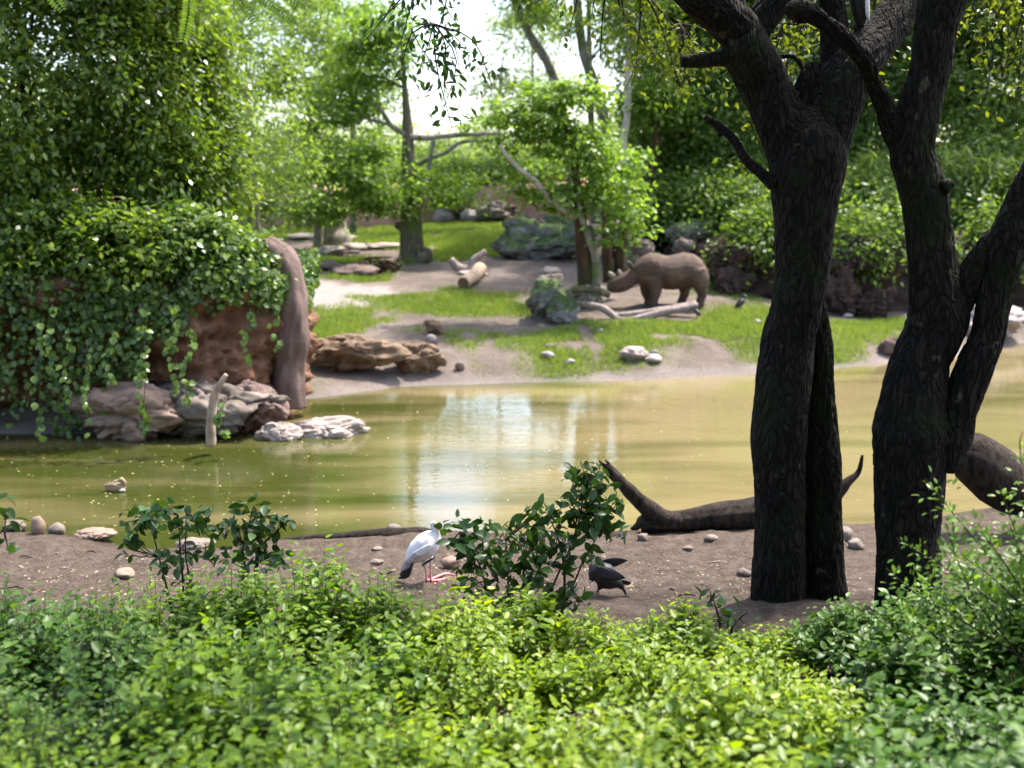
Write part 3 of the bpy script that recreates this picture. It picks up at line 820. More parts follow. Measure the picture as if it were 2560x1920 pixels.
# ------------------------------------------------------------------ logs, mud ridge, debris
def log(name, uvw, d, mat, label, cat="log", seg=14, step=0.08, amp=0.2, freq=3.0, ridge=0.0, seed=1, extra=None, cut=None):
    ds = d if isinstance(d, (list, tuple)) else [d] * len(uvw)
    p0 = P(uvw[len(uvw) // 2][0], uvw[len(uvw) // 2][1], ds[len(ds) // 2])
    t = thing(name, label, cat, (p0.x, p0.y, hz(p0.x, p0.y)))
    mb = MB(); pts, rad = stem(mb, uvw, ds, seg, step, amp=amp, freq=freq, ridge=ridge, rfreq=5, rvert=0.1, seed=seed)
    tr = part("trunk", mb, mat, t)
    for e in extra or []:
        mb = MB(); stem(mb, e, [ds[0] - 0.05] * len(e), 16, 0.04, amp=0.22, freq=5, ridge=0.006, rfreq=4, rvert=0.2); part("branch", mb, mat, tr)
    if cut:
        i, j = cut
        a, b_ = pts[i], pts[j]
        n_ = (a - b_).normalized(); mb = MB()
        tube(mb, [a + n_ * 0.004, a + n_ * 0.012], [rad[i] * 0.97, rad[i] * 0.9], 18, 0.01)
        part("cut_face", mb, M_CUT, tr, smooth=False)
    return t
log("fallen_log", [(1598, 1312, 26), (1606, 1310, 48), (1660, 1306, 54), (1740, 1298, 62), (1820, 1288, 74), (1900, 1282, 84), (1990, 1280, 86), (2080, 1275, 74), (2092, 1272, 36)], [14.0] * 9, M_LOG,
    "dark fallen log with one raised broken branch along the near waterline", ridge=0.022, amp=0.18, freq=2.4, seg=34, step=0.04,
    extra=[[(2085, 1240, 40), (2118, 1206, 22), (2146, 1180, 13), (2156, 1138, 6)], [(1700, 1306, 46), (1640, 1288, 48), (1585, 1240, 36), (1540, 1192, 28), (1516, 1166, 24)], [(1522, 1172, 16), (1506, 1160, 9), (1496, 1150, 3)], [(1530, 1176, 14), (1520, 1156, 8), (1512, 1150, 2)],
           [(1612, 1300, 26), (1590, 1318, 18), (1576, 1322, 6)]])
log("fallen_log", [(2370, 1130, 70), (2420, 1140, 120), (2490, 1190, 130), (2560, 1230, 120), (2700, 1280, 110)], [13.6, 13.6, 13.6, 13.5, 13.4], M_LOG,
    "thick dark log behind the leaning trunk at the water", ridge=0.03, amp=0.22, freq=1.6, seg=30, step=0.06, seed=4)
log("mud_ridge", [(700, 1352, 10), (800, 1345, 22), (900, 1342, 32), (985, 1338, 40), (1060, 1335, 34), (1130, 1345, 14)], 13.7, M_LOG, "low dark ridge of wet mud and wood at the near waterline", "mud ridge", amp=0.25)
log("weathered_plank", [(700, 1404, 14), (800, 1402, 20), (900, 1408, 24), (980, 1418, 10)], 12.45, M_LOG, "splintered weathered plank lying behind the stork", "plank", amp=0.35, freq=4)
log("fallen_branch", [(1560, 805, 16), (1640, 785, 20), (1700, 772, 16), (1745, 762, 12)], 31.4, M_LOGG, "grey fallen branch lying in front of the rhino", "branch", amp=0.15, seed=3)
log("fallen_branch", [(1436, 758, 14), (1500, 768, 18), (1540, 795, 18), (1556, 806, 12)], 31.3, M_LOGG, "bent grey branch running from rock pile to fallen branch", "branch", amp=0.15, seed=5)
log("fallen_branch", [(1530, 790, 14), (1610, 782, 18), (1690, 770, 20), (1740, 758, 14)], 31.9, M_LOGG, "second grey branch just behind the fallen branch", "branch", amp=0.15, seed=6)
log("mossy_bark", [(1430, 725, 18), (1480, 722, 22), (1525, 738, 16)], 30.6, M_BARKM, "curved mossy piece of bark across the rock pile", "bark", amp=0.2, seed=6)
log("short_log", [(1158, 708, 30), (1185, 690, 34), (1200, 672, 34)], [G(1158, 724).y, G(1180, 709).y, G(1200, 690).y], M_LOGP, "short pale cut log pointing to the pond", cut=(0, 1), seed=7, amp=0.06)
log("forked_log", [(1125, 648, 18), (1145, 668, 24), (1175, 672, 22), (1185, 650, 18), (1215, 628, 14)], G(1150, 682).y, M_LOGG, "crooked grey log behind the short cut log", seed=8)
log("mossy_log", [(1540, 640, 60), (1620, 612, 80), (1720, 582, 80), (1800, 570, 60)], [40, 40.3, 40.6, 41], M_BARK, "thick dark log with mossy top behind the rhino", seed=9)
log("fallen_branch", [(700, 635, 8), (800, 633, 12), (900, 630, 8)], G(800, 638).y, M_LOGG, "thin dark branch on the ground in front of the stump", "branch", seed=10)
# root ball
t = thing("root_ball", "tangled brown root ball beside the mossy tree trunk", "roots", G(960, 680))
rr = random.Random(4)
c0 = G(960, 682)
for k in range(16):
    a = c0 + Vector((rr.uniform(-0.55, 0.55), rr.uniform(-0.3, 0.3), 0.02)); mb = MB()
    tube(mb, [a, a + Vector((rr.uniform(-0.35, 0.35), rr.uniform(-0.2, 0.2), rr.uniform(0.15, 0.5))), a + Vector((rr.uniform(-0.7, 0.7), rr.uniform(-0.3, 0.3), rr.uniform(0.1, 0.55)))], [0.07, 0.06, 0.03], 7, 0.08, amp=0.3, freq=6)
    part("root", mb, M_BARKR, t)
# stump
t = thing("tree_stump", "grey tapered tree stump on the lawn", "stump", G(830, 614))
c0 = G(830, 614); s = px(c0); mb = MB()
tube(mb, [c0 + Vector((0, 0.3, -0.1)), c0 + Vector((0, 0.3, 0.25)), c0 + Vector((0, 0.3, 0.7)), c0 + Vector((0.02, 0.3, 1.12))], [58 * s, 45 * s, 34 * s, 33 * s], 22, 0.06, amp=0.22, freq=2.0, ridge=0.03, rfreq=2, seed=5)
part("trunk", mb, M_BARKG, t)
# sticks and dead leaves on the near bank
for k in range(26):
    p = G(rs.uniform(10, 2450), rs.uniform(1380, 1500)); a = rs.uniform(-0.6, 0.6); l = rs.uniform(0.05, 0.22)
    dv = Vector((math.cos(a), math.sin(a), 0)) * l; mb = MB()
    q = Vector((p.x, p.y, hz(p.x, p.y) + 0.012))
    q2 = q + dv; q2.z = hz(q2.x, q2.y) + 0.012
    tube(mb, [q, (q + q2) / 2 + Vector((0, 0.02, 0.01)), q2], [0.006, 0.009, 0.004], 5, 0.05, amp=0.3, freq=9)
    solo("twig", mb, M_LOG if k % 3 else M_LOGP, q, "short dry twig lying on the bare near bank", "twig", "twigs on the near bank")
n = 1500
U, V_ = RNG.uniform(-50, 2600, n), RNG.uniform(1360, 1560, n)
pp = np.array([[(Z0(u, v, 0.4))[0], Z0(u, v, 0.4)[1]] for u, v in zip(U, V_)])
ok = sdf_poly(pp[:, 0], pp[:, 1], POND) > 0.2
pp = pp[ok]; zz = height(pp[:, 0], pp[:, 1]) + 0.012
tt, nn = leaf_axes(len(pp), None, up=2.0, rnd=0.5, droop=0)
ls = RNG.uniform(0.015, 0.05, len(pp))
L_DEAD = leaf_mat("dead_leaf", (0.09, 0.055, 0.03), (0.36, 0.27, 0.18), 0.1, 0.7, 3, tcol=(1, 1, 1))
solo("leaf_litter", leaf_mesh("leaf_litter", np.column_stack([pp, zz]), tt, nn, ls, ls * 0.5, (0, 12, 0.3)), L_DEAD, (0, 12, 0.3), "dry leaf litter strewn over the near bank", "leaf litter", kind="stuff")
# floating specks on the pond
n = 900
U = RNG.uniform(-100, 2500, n); V_ = RNG.uniform(985, 1340, n)
kp = (RNG.random(n) < np.where(U < 900, 1, 0.3))
pp = np.array([Z0(u, v) for u, v in zip(U[kp], V_[kp])])
ok = sdf_poly(pp[:, 0], pp[:, 1], POND) < -0.1
pp = pp[ok]
tt, nn = leaf_axes(len(pp), None, up=9, rnd=0.3, droop=0)
ls = RNG.uniform(0.02, 0.05, len(pp)) * (0.6 + pp[:, 1] / 30)
L_FLOAT = leaf_mat("floating_leaf", (0.28, 0.20, 0.05), (0.5, 0.42, 0.2), 0.1, 0.6, 3, tcol=(1, 1, 1))
solo("floating_leaves", leaf_mesh("floating_leaves", np.column_stack([pp, np.full(len(pp), 0.008)]), tt, nn, ls, ls * 0.5, (0, 17, 0)), L_FLOAT, (0, 17, 0), "tiny yellow leaves floating on the pond", "floating leaves", kind="stuff")

# grass
def grass(n, box, hmin, hmax, wid, name, label, seed):
    rng = np.random.default_rng(seed)
    X = rng.uniform(box[0], box[1], n); Y = rng.uniform(box[2], box[3], n)
    k = (rng.random(n) < grass_mask(X, Y) ** 1.5) & (sdf_poly(X, Y, POND) > 0.15)
    X, Y = X[k], Y[k]
    Z = height(X, Y)
    h = rng.uniform(hmin, hmax, len(X)) * (0.5 + fbm(X * 0.7, Y * 0.7))
    a = rng.uniform(0, 2 * np.pi, len(X))
    lean = rng.normal(size=(len(X), 2)) * 0.35 * h[:, None]
    dx, dy = np.cos(a) * wid, np.sin(a) * wid
    V = np.stack([np.column_stack([X - dx, Y - dy, Z - 0.02]), np.column_stack([X + dx, Y + dy, Z - 0.02]), np.column_stack([X + lean[:, 0], Y + lean[:, 1], Z + h])], 1).reshape(-1, 3)
    c = (X.mean(), Y.mean(), Z.mean())
    me = mesh_np(name, V - np.array(c), None, np.arange(len(X) * 3).reshape(-1, 3))
    solo(name, me, L_GRASS, c, label, "grass", kind="stuff")
grass(330000, (-9, 15, 25, 38), 0.05, 0.17, 0.012, "grass", "bright green grass tufts along the far shore", 1)
grass(330000, (-16, 9, 38, 58), 0.06, 0.17, 0.026, "grass", "short sunlit grass of the lawn before the red wall", 2)

# ------------------------------------------------------------------ background trees
def bgtree(name, label, u, d, crowns, leaf, bark, ncl, per, cr, L, trunk=None, tw=24, flat=0.55, group=None, droop=0.3, zb=None, shell=0.3, limbs=7, aspect=0.5, cat="tree", up=0.7, seed=None):
    rng = np.random.default_rng(seed if seed is not None else abs(int(u * 7 + d * 31)))
    x = ray(u, 480)[0] * d
    base = Vector((x, d, hz(x, d) if zb is None else zb))
    t = thing(name, label, cat, base, group)
    s = d / FPX
    ells = [(P(cu, cv, d + dd), (ru * s, max(ru, rv) * s * 0.7, rv * s)) for cu, cv, ru, rv, dd in crowns]
    if trunk is None:
        top = ells[0][0]
        pts = [base - Vector((0, 0, 0.15)), base.lerp(top, 0.45) + Vector((0.15 * tw * s, 0, 0)), top, top + Vector((0, 0, ells[0][1][2] * 0.5))]
        rad = [tw * s * 0.6, tw * s * 0.45, tw * s * 0.28, tw * s * 0.08]
        mb = MB(); tube(mb, pts, rad, 9, 0.35, amp=0.15, freq=1.5, seed=u)
        C = [base.lerp(top, q) for q in (0.45, 0.7, 0.95)]
    else:
        mb = MB(); pts, rad = stem(mb, trunk, d, 14, 0.15, amp=0.1, freq=1.6, seed=u, ridge=0.012, rfreq=2.5)
        C = pts[1:]
    part("trunk", mb, bark, t)
    o, cc = crown("crown", ells, ncl, per, cr, L, leaf, t, flat=flat, droop=droop, shell=shell, aspect=aspect, up=up, rng=rng)
    for k in range(limbs):
        mb = MB()
        tip = Vector(cc[rng.integers(len(cc))])
        st = min(C, key=lambda q: (q - tip).length + max(0, q.z - tip.z) * 0.5)
        md = st.lerp(tip, 0.5) + Vector((0, 0, 0.12 * (tip - st).length))
        r0 = max(0.02, tw * s * 0.16)
        tube(mb, [st, md, tip], [r0, r0 * 0.7, r0 * 0.25], 6, 0.3, amp=0.15, freq=2)
        part("limb", mb, bark, t)
    return t

# trees of the left bank (drooping small leaves)
bgtree("weeping_tree", "olive green drooping tree filling the corner above the clay bank", 60, 21.8, [(60, 240, 200, 320, 0), (-40, 520, 170, 180, -0.6), (150, -180, 220, 260, 0.4), (120, 520, 150, 120, -0.3)],
       L_LEFT, M_BARK, 380, 85, 0.23, 0.155, flat=1.7, droop=0.6, zb=2.9, tw=30, shell=0.3, limbs=12)
bgtree("weeping_tree", "drooping tree between the corner tree and the pale far foliage", 340, 22.6, [(345, 260, 170, 300, 0), (410, 480, 130, 170, -0.5), (330, -160, 210, 240, 0.2), (290, 520, 120, 110, -0.2)],
       L_LEFT, M_BARK, 380, 85, 0.23, 0.15, flat=1.7, droop=0.6, zb=2.9, tw=30, shell=0.3, limbs=12)
bgtree("weeping_tree", "small leaved tree leaning out over the vine covered bank", 520, 23.6, [(520, 420, 95, 200, 0), (500, 160, 120, 160, 0.4), (470, 560, 110, 80, -0.4)],
       L_LEFT, M_BARK, 230, 80, 0.22, 0.15, flat=1.8, droop=0.6, zb=2.8, tw=20, shell=0.15, limbs=7)
bgtree("weeping_tree", "tall dark tree at the picture's margin behind the bank", -420, 24, [(-380, 100, 300, 420, 0), (-420, 450, 300, 250, 0), (0, -350, 380, 240, 0)],
       L_LEFT, M_BARK, 220, 80, 0.35, 0.14, flat=1.4, droop=0.5, zb=2.9, tw=40)
# shrubs on the bank's crest
for k, (u, d, cu, cv, ru, rv, lab) in enumerate([(90, 20.7, 90, 620, 170, 130, "dense dark shrub on the bank under the corner tree"), (300, 20.7, 300, 640, 150, 130, "dense shrub above the hanging vines of the bank"),
        (470, 21.2, 470, 620, 130, 100, "light green shrub at the middle of the bank's crest"), (600, 22.0, 590, 665, 85, 60, "bright shrub capping the pillar end of the bank")]):
    bgtree("bank_shrub", lab, u, d, [(cu, cv, ru, rv, 0)], L_LEFT if k < 2 else L_VINE, M_TWIG, 130, 75, 0.2, 0.14, tw=8, zb=2.85, limbs=4, cat="shrub", shell=0.1, aspect=0.65)

# creeper over the bank's face
LBC, LBP = catmull([Vector((x, y, 0)) for x, y in LB], 0.1)
def bank_pt(s, out):
    i = min(range(len(LBP)), key=lambda k: abs(LBP[k] - s))
    T = (LBC[min(i + 1, len(LBC) - 1)] - LBC[max(i - 1, 0)]).normalized()
    return LBC[i] + Vector((T.y, -T.x, 0)) * out
t = thing("creeper", "leafy green creeper tumbling over the crest of the clay bank", "creeper", bank_pt(3, 0) + Vector((0, 0, 2.6)))
n = 13000
S = RNG.uniform(0.75, 6.6, n)
drop = np.interp(S, [0.7, 1.6, 2.3, 2.8, 3.3, 4, 4.7, 5.3, 6.6], [2.4, 2.3, 2.0, 1.2, 0.5, 0.3, 0.5, 0.5, 0.3])
lob = 0.55 + 0.9 * fbm(S * 7, S * 0 + 2)
f = RNG.random(n) ** 1.6
q = np.array([tuple(bank_pt(s, o_)) for s, o_ in zip(S, RNG.uniform(-0.3, 0.4, n))])
q[:, 2] = 2.75 + 1.1 * (fbm(S * 3.1, q[:, 1] * 0.9 + S) - 0.45) - f * drop * lob * np.where(fbm(S * 11, S * 0 + 7) > 0.5, 1.15, 0.7) + RNG.normal(size=n) * 0.10
tt, nn = leaf_axes(n, np.tile([[0.2, -1, 0]], (n, 1)), up=0.6, outw=0.9, rnd=0.5, droop=0.8)
ls = RNG.uniform(0.06, 0.16, n)
part("foliage", leaf_mesh("foliage", q, tt, nn, ls, ls * 0.8, WL[t.name]), L_VINE, t, kind="stuff")
for s in np.linspace(0.9, 6.3, 22):
    mb = MB(); a = bank_pt(s, 0.15); a.z = 3.1; tube(mb, [a, a + Vector((0.1, -0.15, -0.4)), a + Vector((0.05, -0.1, -0.9))], [0.012, 0.01, 0.005], 5, 0.2); part("stem", mb, M_TWIG, t)
# single hanging strands, each with its own leaves
VINE_L = leaf_unit("vine", 0.85, L_VINE)
def hang(u, v0, v1, d, lab, n, L=0.13):
    a, b_ = P(u, v0, d), P(u + random.uniform(-14, 14), v1, d)
    t = thing("hanging_vine", lab, "vine", b_)
    mb = MB(); tube(mb, [a, a.lerp(b_, 0.5) + Vector((0.05, 0, 0)), b_], [0.008, 0.007, 0.004], 5, 0.2); part("stem", mb, M_TWIG, t)
    f = np.sort(RNG.random(n))
    p = np.array([tuple(a.lerp(b_, float(x)) + Vector((0.06 * math.sin(x * 9), 0, 0))) for x in f])
    tt, nn = leaf_axes(n, np.tile([[0, -1, 0]], (n, 1)), up=0.7, outw=1.0, rnd=0.4, droop=0.7)
    leaf_objs(t, VINE_L, p, tt, nn, RNG.uniform(0.7, 1.2, n) * L)
for (u, v0, v1, d, lab, n) in [(95, 800, 1105, 18.3, "long vine strand hanging to the water in deep shade", 26), (170, 820, 1010, 18.4, "short leafy strand in the shade beside the long one", 20), (215, 850, 1085, 18.4, "dark vine strand trailing just above the water", 24),
        (362, 820, 1092, 18.5, "sunlit yellow green strand hanging in front of the dark boulder", 30), (350, 760, 950, 18.7, "leafy strand above the sunlit yellow green one", 20), (435, 760, 990, 18.8, "thick leafy strand hanging before the grey boulder", 34),
        (475, 820, 1000, 18.8, "pale leaved strand ending on the grey boulder", 30), (552, 1000, 1090, 18.3, "leafy vine wound round the standing broken stick", 16), (625, 770, 905, 20.3, "thin strand hanging against the red clay", 18), (690, 760, 870, 21.0, "short strand next to the rock pillar", 14),
        (280, 830, 960, 18.5, "short strand hanging under the densest vines", 16), (130, 760, 930, 18.3, "broad leaved strand at the dark end of the bank", 22)]:
    hang(u, v0, v1, d, lab, n)

# pale foliage of the middle distance, left of the gap
bgtree("broad_tree", "pale green tree with glittering leaves behind the clay bank", 640, 34, [(620, 250, 150, 210, 0), (560, -120, 220, 260, 2), (700, 400, 110, 110, -1)], L_FAR, M_BARKG, 150, 80, 0.42, 0.16, tw=20, flat=0.8, droop=0.5)
bgtree("broad_tree", "tree with low branches hanging over the stump", 790, 46, [(800, 330, 130, 130, 0), (720, 460, 110, 70, -1), (860, 480, 90, 60, -2), (740, 120, 160, 200, 1)], L_FAR, M_BARKG, 130, 85, 0.42, 0.2, tw=22, flat=0.5)
bgtree("broad_tree", "light green tree at the edge of the sky gap", 880, 52, [(880, 190, 120, 110, 0), (820, 40, 130, 160, 0), (930, 330, 80, 90, 0)], L_BRIGHT, M_BARKG, 100, 80, 0.45, 0.22, tw=18, flat=0.5)
bgtree("broad_tree", "tall tree rising behind the pale foliage out of the picture", 480, 45, [(480, -150, 260, 400, 0), (640, -420, 240, 260, 0), (430, 320, 200, 240, 0)], L_FAR, M_BARKG, 150, 75, 0.6, 0.26, tw=34, flat=0.7)
bgtree("broad_tree", "feathery shrub sheltering at the foot of the red wall", 560, 48, [(540, 470, 120, 80, 0), (620, 520, 90, 40, -2)], L_FAR, M_BARKG, 80, 80, 0.4, 0.18, tw=12, cat="shrub")

# thin crowns that break up the sky
for u, d, cr_, lab in [(1240, 60, [(1250, 210, 100, 60, 0), (1300, 60, 70, 60, 0)], "thin feathery tree standing in the sky gap"), (1340, 62, [(1330, 120, 110, 110, 0), (1400, 240, 110, 60, 0), (1420, 60, 90, 60, 0)], "thin feathery tree behind the leaning grey trunk"),
                       (960, 58, [(930, 80, 110, 110, 0), (1000, 220, 90, 70, 0), (860, -20, 100, 80, 0)], "thin feathery tree left of the sky gap")]:
    bgtree("feathery_tree", lab, u, d, cr_, L_FAR, M_BARKG, 60, 60, 0.6, 0.2, tw=9, flat=0.35, limbs=8)

for k, (u, lab) in enumerate([(700, "low bush on the red wall above the stump"), (930, "low bush on the red wall near the mossy trunk"), (1080, "low bush on the red wall under the sky gap"), (1210, "low bush on the red wall over the leaning slab"), (1330, "low bush on the red wall behind the young tree")]):
    bgtree("wall_bush", lab, u, 59.0, [(u, 436, 85, 24, 0), (u + 60, 426, 60, 28, 1)], L_FAR if k % 2 else L_BRIGHT, M_TWIG, 50, 70, 0.5, 0.24, tw=5, zb=4.5, limbs=3, cat="bush", shell=0.1)

# mossy tree of the lawn
T_A = [(1032, 672, 78), (1030, 610, 62), (1028, 540, 54), (1027, 470, 50), (1022, 400, 36), (1018, 300, 24), (1012, 220, 14), (1006, 120, 8), (1004, 60, 4)]
dA = G(1030, 655).y
tA = bgtree("mossy_tree", "mossy tree trunk with a hollow spur standing on the lawn", 1030, dA, [(880, 420, 120, 70, -1), (970, 500, 100, 40, -1), (870, 250, 110, 65, 0), (940, 130, 90, 60, 0), (1120, 460, 90, 60, -0.5), (800, 510, 90, 40, -1), (960, 60, 80, 50, 0)],
            L_BRIGHT, M_BARKM, 210, 80, 0.36, 0.2, trunk=T_A, tw=20, flat=0.4, limbs=5)
for br in ([(1019, 338, 14), (977, 312, 12), (939, 262, 10), (872, 253, 7)], [(981, 314, 9), (884, 289, 7), (800, 291, 4)], [(1025, 342, 16), (1070, 344, 14), (1137, 338, 12), (1200, 335, 10), (1250, 333, 6)],
           [(1030, 420, 16), (1070, 397, 12), (1116, 380, 11), (1146, 359, 9), (1192, 350, 6)], [(1060, 470, 16), (1072, 420, 14), (1085, 350, 10)]):
    mb = MB(); stem(mb, br, dA - 0.1, 8, 0.1, amp=0.15, freq=3); part("branch", mb, M_BARKG, tA)
mb = MB(); stem(mb, [(1035, 668, 60), (1062, 640, 44), (1070, 620, 16)], dA - 0.15, 12, 0.06, amp=0.25, freq=4); part("hollow_spur", mb, M_BARKM, tA.children[0])
mb = MB(); stem(mb, [(1020, 568, 30), (1000, 566, 22), (988, 562, 12)], dA - 0.15, 8, 0.06, amp=0.25, freq=4); part("knot", mb, M_BARKM, tA.children[0])

# young tree with bright leaves by the rhino
dY = 31.2
tY = bgtree("young_tree", "leaning tree with fresh bright leaves beside the rhino's head", 1465, dY, [(1500, 470, 120, 60, 0), (1545, 540, 75, 45, -0.6), (1390, 330, 130, 70, 0.3), (1480, 380, 120, 50, 0), (1280, 300, 130, 70, 0.4), (1400, 240, 130, 50, 0.5), (1270, 410, 70, 45, 0.4), (1520, 600, 45, 25, -0.8), (1400, 510, 90, 40, 0), (1310, 480, 90, 40, 0.3)],
            L_BRIGHT, M_BARKR, 165, 55, 0.24, 0.17, trunk=[(1475, 722, 58), (1462, 660, 42), (1455, 590, 36), (1448, 520, 28), (1440, 440, 20), (1430, 330, 14)], tw=16, flat=0.3, limbs=8, aspect=0.6, shell=0.1, up=1.1)
for br, mt in (([(1490, 715, 24), (1487, 640, 20), (1470, 590, 17), (1452, 541, 14), (1445, 480, 9)], M_BARKG), 
               ([(1370, 498, 14), (1336, 451, 14), (1302, 426, 13), (1277, 401, 11), (1247, 363, 8)], M_BARKP), ([(1440, 545, 14), (1400, 520, 12), (1370, 498, 12)], M_BARKP)):
    mb = MB(); stem(mb, br, dY - 0.2, 10, 0.08, amp=0.14, freq=3); part("trunk" if br[0][2] > 20 else "branch", mb, mt, tY)

t2 = bgtree("young_tree", "two slim reddish stems rising behind the rhino's head", 1525, 34.3, [(1530, 440, 70, 50, 0), (1500, 380, 60, 40, 0)], L_BRIGHT, M_BARKR, 30, 60, 0.24, 0.17, trunk=[(1522, 705, 30), (1518, 640, 28), (1516, 560, 24), (1510, 460, 14)], tw=10, flat=0.3, limbs=3, aspect=0.6)
mb = MB(); stem(mb, [(1545, 705, 28), (1550, 640, 26), (1558, 590, 24), (1568, 500, 16)], 34.4, 10, 0.08, amp=0.14, freq=3); part("trunk", mb, M_BARKR, t2)

# slender trunks
for k, (lab, d, tr, cr_, mt) in enumerate([
    ("tall grey trunk with an S-bend at the sky gap", 47, [(1505, 560, 30), (1510, 450, 28), (1516, 340, 27), (1500, 260, 27), (1478, 190, 27), (1455, 110, 24), (1440, -60, 20), (1440, -300, 12)], [(1460, -110, 130, 80, 0), (1520, -330, 180, 150, 0), (1380, 40, 90, 45, 0)], M_BARKG),
    ("thinner straight trunk just behind the S-bend trunk", 48, [(1482, 560, 18), (1480, 440, 17), (1478, 300, 16), (1474, 160, 14), (1470, -100, 10)], [(1480, -160, 150, 120, 0), (1540, 60, 80, 50, 0)], M_BARKG),
    ("pale slender trunk near the shaded wood", 40, [(1567, 640, 22), (1570, 560, 20), (1566, 470, 20), (1558, 360, 18), (1568, 290, 18), (1570, 180, 16), (1575, -50, 12)], [(1600, -60, 150, 130, 0), (1580, 110, 90, 60, 0)], M_BARKP),
    ("leaning grey trunk crossing the sky gap", 55, [(1440, 560, 26), (1420, 380, 25), (1396, 240, 25), (1366, 150, 24), (1320, 80, 22), (1270, -40, 16)], [(1300, -60, 80, 50, 0), (1330, 20, 80, 40, 0)], M_BARKG),
    ("reddish crooked trunk at the edge of the shaded wood", 41, [(1590, 620, 32), (1605, 500, 28), (1628, 420, 22), (1642, 350, 18), (1636, 285, 14)], [(1640, 250, 60, 50, 0)], M_BARKR)]):
    bgtree("slender_tree", lab, tr[0][0], d, cr_, L_BRIGHT if k != 2 else L_FAR, mt, 70, 75, 0.42, 0.2, trunk=tr, tw=14, flat=0.45, limbs=5)

# wood to the right
RW = [("broad_tree", "dark tree directly behind the rhino", 1700, 44, [(1690, 330, 120, 150, 0), (1660, 480, 110, 70, -1), (1720, 120, 150, 150, 0)], L_FARD, 26),
      ("broad_tree", "tree seen between the rhino and the twin trunk", 1840, 43, [(1800, 260, 140, 170, 0), (1820, 450, 110, 100, -1), (1800, -60, 200, 160, 1)], L_FARD, 26),
      ("broad_tree", "leafy tree right behind the twin trunk", 2000, 45, [(2000, 250, 160, 220, 0), (2060, 480, 120, 90, -2), (1980, -160, 240, 240, 0)], L_FAR, 28),
      ("broad_tree", "green tree seen between the two dark trees", 2180, 44, [(2170, 300, 150, 200, 0), (2160, 500, 120, 80, -3), (2200, 0, 180, 180, 0)], L_FAR, 28),
      ("broad_tree", "yellowish tree behind the leaning right tree", 2420, 43, [(2430, 200, 170, 200, 0), (2420, 420, 150, 110, -2), (2440, -120, 240, 220, 0)], L_FAR, 28),
      ("broad_tree", "tree at the picture's right margin beyond the cliff", 2640, 44, [(2620, 300, 170, 240, 0), (2600, 500, 150, 90, -2), (2660, -60, 260, 260, 0)], L_FAR, 30),
      ("broad_tree", "tall dark crown high above the shaded wood", 1760, 53, [(1760, -260, 280, 260, 0), (1620, 60, 140, 110, 0), (1850, 60, 220, 200, 0)], L_FARD, 36),
      ("broad_tree", "tall crown above the cliff and the leaning tree", 2300, 54, [(2300, -300, 340, 300, 0), (2300, 120, 260, 200, 0)], L_FAR, 36)]
for nm, lab, u, d, cr_, lf, tw in RW:
    bgtree(nm, lab, u, d, cr_, lf, M_BARKG if tw > 30 else M_BARK, 300, 90, 0.5, 0.24, tw=tw, flat=0.6, zb=2.9 if d < 50 else None, limbs=6)
for k, (u, d, lab) in enumerate([(1660, 40.5, "dark shrub over the thick mossy log"), (1780, 39.5, "dark shrub at the shaded end of the cliff"), (1880, 38.6, "shrub half hidden by the twin trunk"), (2110, 37.6, "shrub on the cliff edge between the dark trees"), (2200, 37.6, "low shrub on the cliff edge left of the leaning trunk"), (2440, 38.0, "shrub on the cliff edge beyond the leaning trunk"), (2600, 38.5, "shrub on the cliff at the picture's right edge")]):
    bgtree("cliff_shrub", lab, u, d, [(u, 520, 90, 80, 0.5), (u + 30, 560, 80, 30, 0.2)], L_FARD if k < 3 else L_BAMB, M_TWIG, 60, 90, 0.5, 0.22, tw=6, zb=2.6 if k else 2.0, limbs=4, cat="shrub", shell=0.1)
for k, (u, v, ru, rv, dd, lab) in enumerate([(1830, 640, 60, 60, 36.4, "dark plant draping over the cliff behind the twin trunk"), (2120, 610, 80, 50, 35.4, "leafy plant draping over the cliff between the dark trees"), (2220, 640, 60, 60, 35.2, "green plant trailing down the cliff by the leaning trunk"), (2440, 620, 90, 50, 35.6, "bright plant trailing over the cliff at the fork"), (2550, 640, 60, 60, 35.9, "leafy plant draping over the cliff at the margin"), (1900, 600, 60, 40, 36.2, "small plant on the cliff edge by the twin trunk")]):
    bgtree("trailing_plant", lab, u, dd, [(u, v, ru, rv, 0), (u + 20, v - 50, ru, rv, 0.6)], L_FARD if k in (0, 5) else L_FAR, M_TWIG, 26, 50, 0.28, 0.2, tw=5, zb=2.7, limbs=3, cat="plant", shell=0.1, flat=1.0)
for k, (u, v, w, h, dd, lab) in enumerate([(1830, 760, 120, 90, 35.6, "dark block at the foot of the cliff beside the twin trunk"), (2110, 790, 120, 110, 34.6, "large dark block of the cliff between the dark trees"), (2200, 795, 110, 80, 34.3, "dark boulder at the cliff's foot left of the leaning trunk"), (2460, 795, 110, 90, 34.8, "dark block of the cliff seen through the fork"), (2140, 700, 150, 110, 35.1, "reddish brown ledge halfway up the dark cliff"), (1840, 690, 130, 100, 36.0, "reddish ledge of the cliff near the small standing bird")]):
    rock_at(0, 0, w, h, lab, M_DARKC, "cliff_rock", "rock", seed=200 + k, depth=0.6, amp=0.3, facet=1.0, base=P(u, v, dd), crack=0.3)

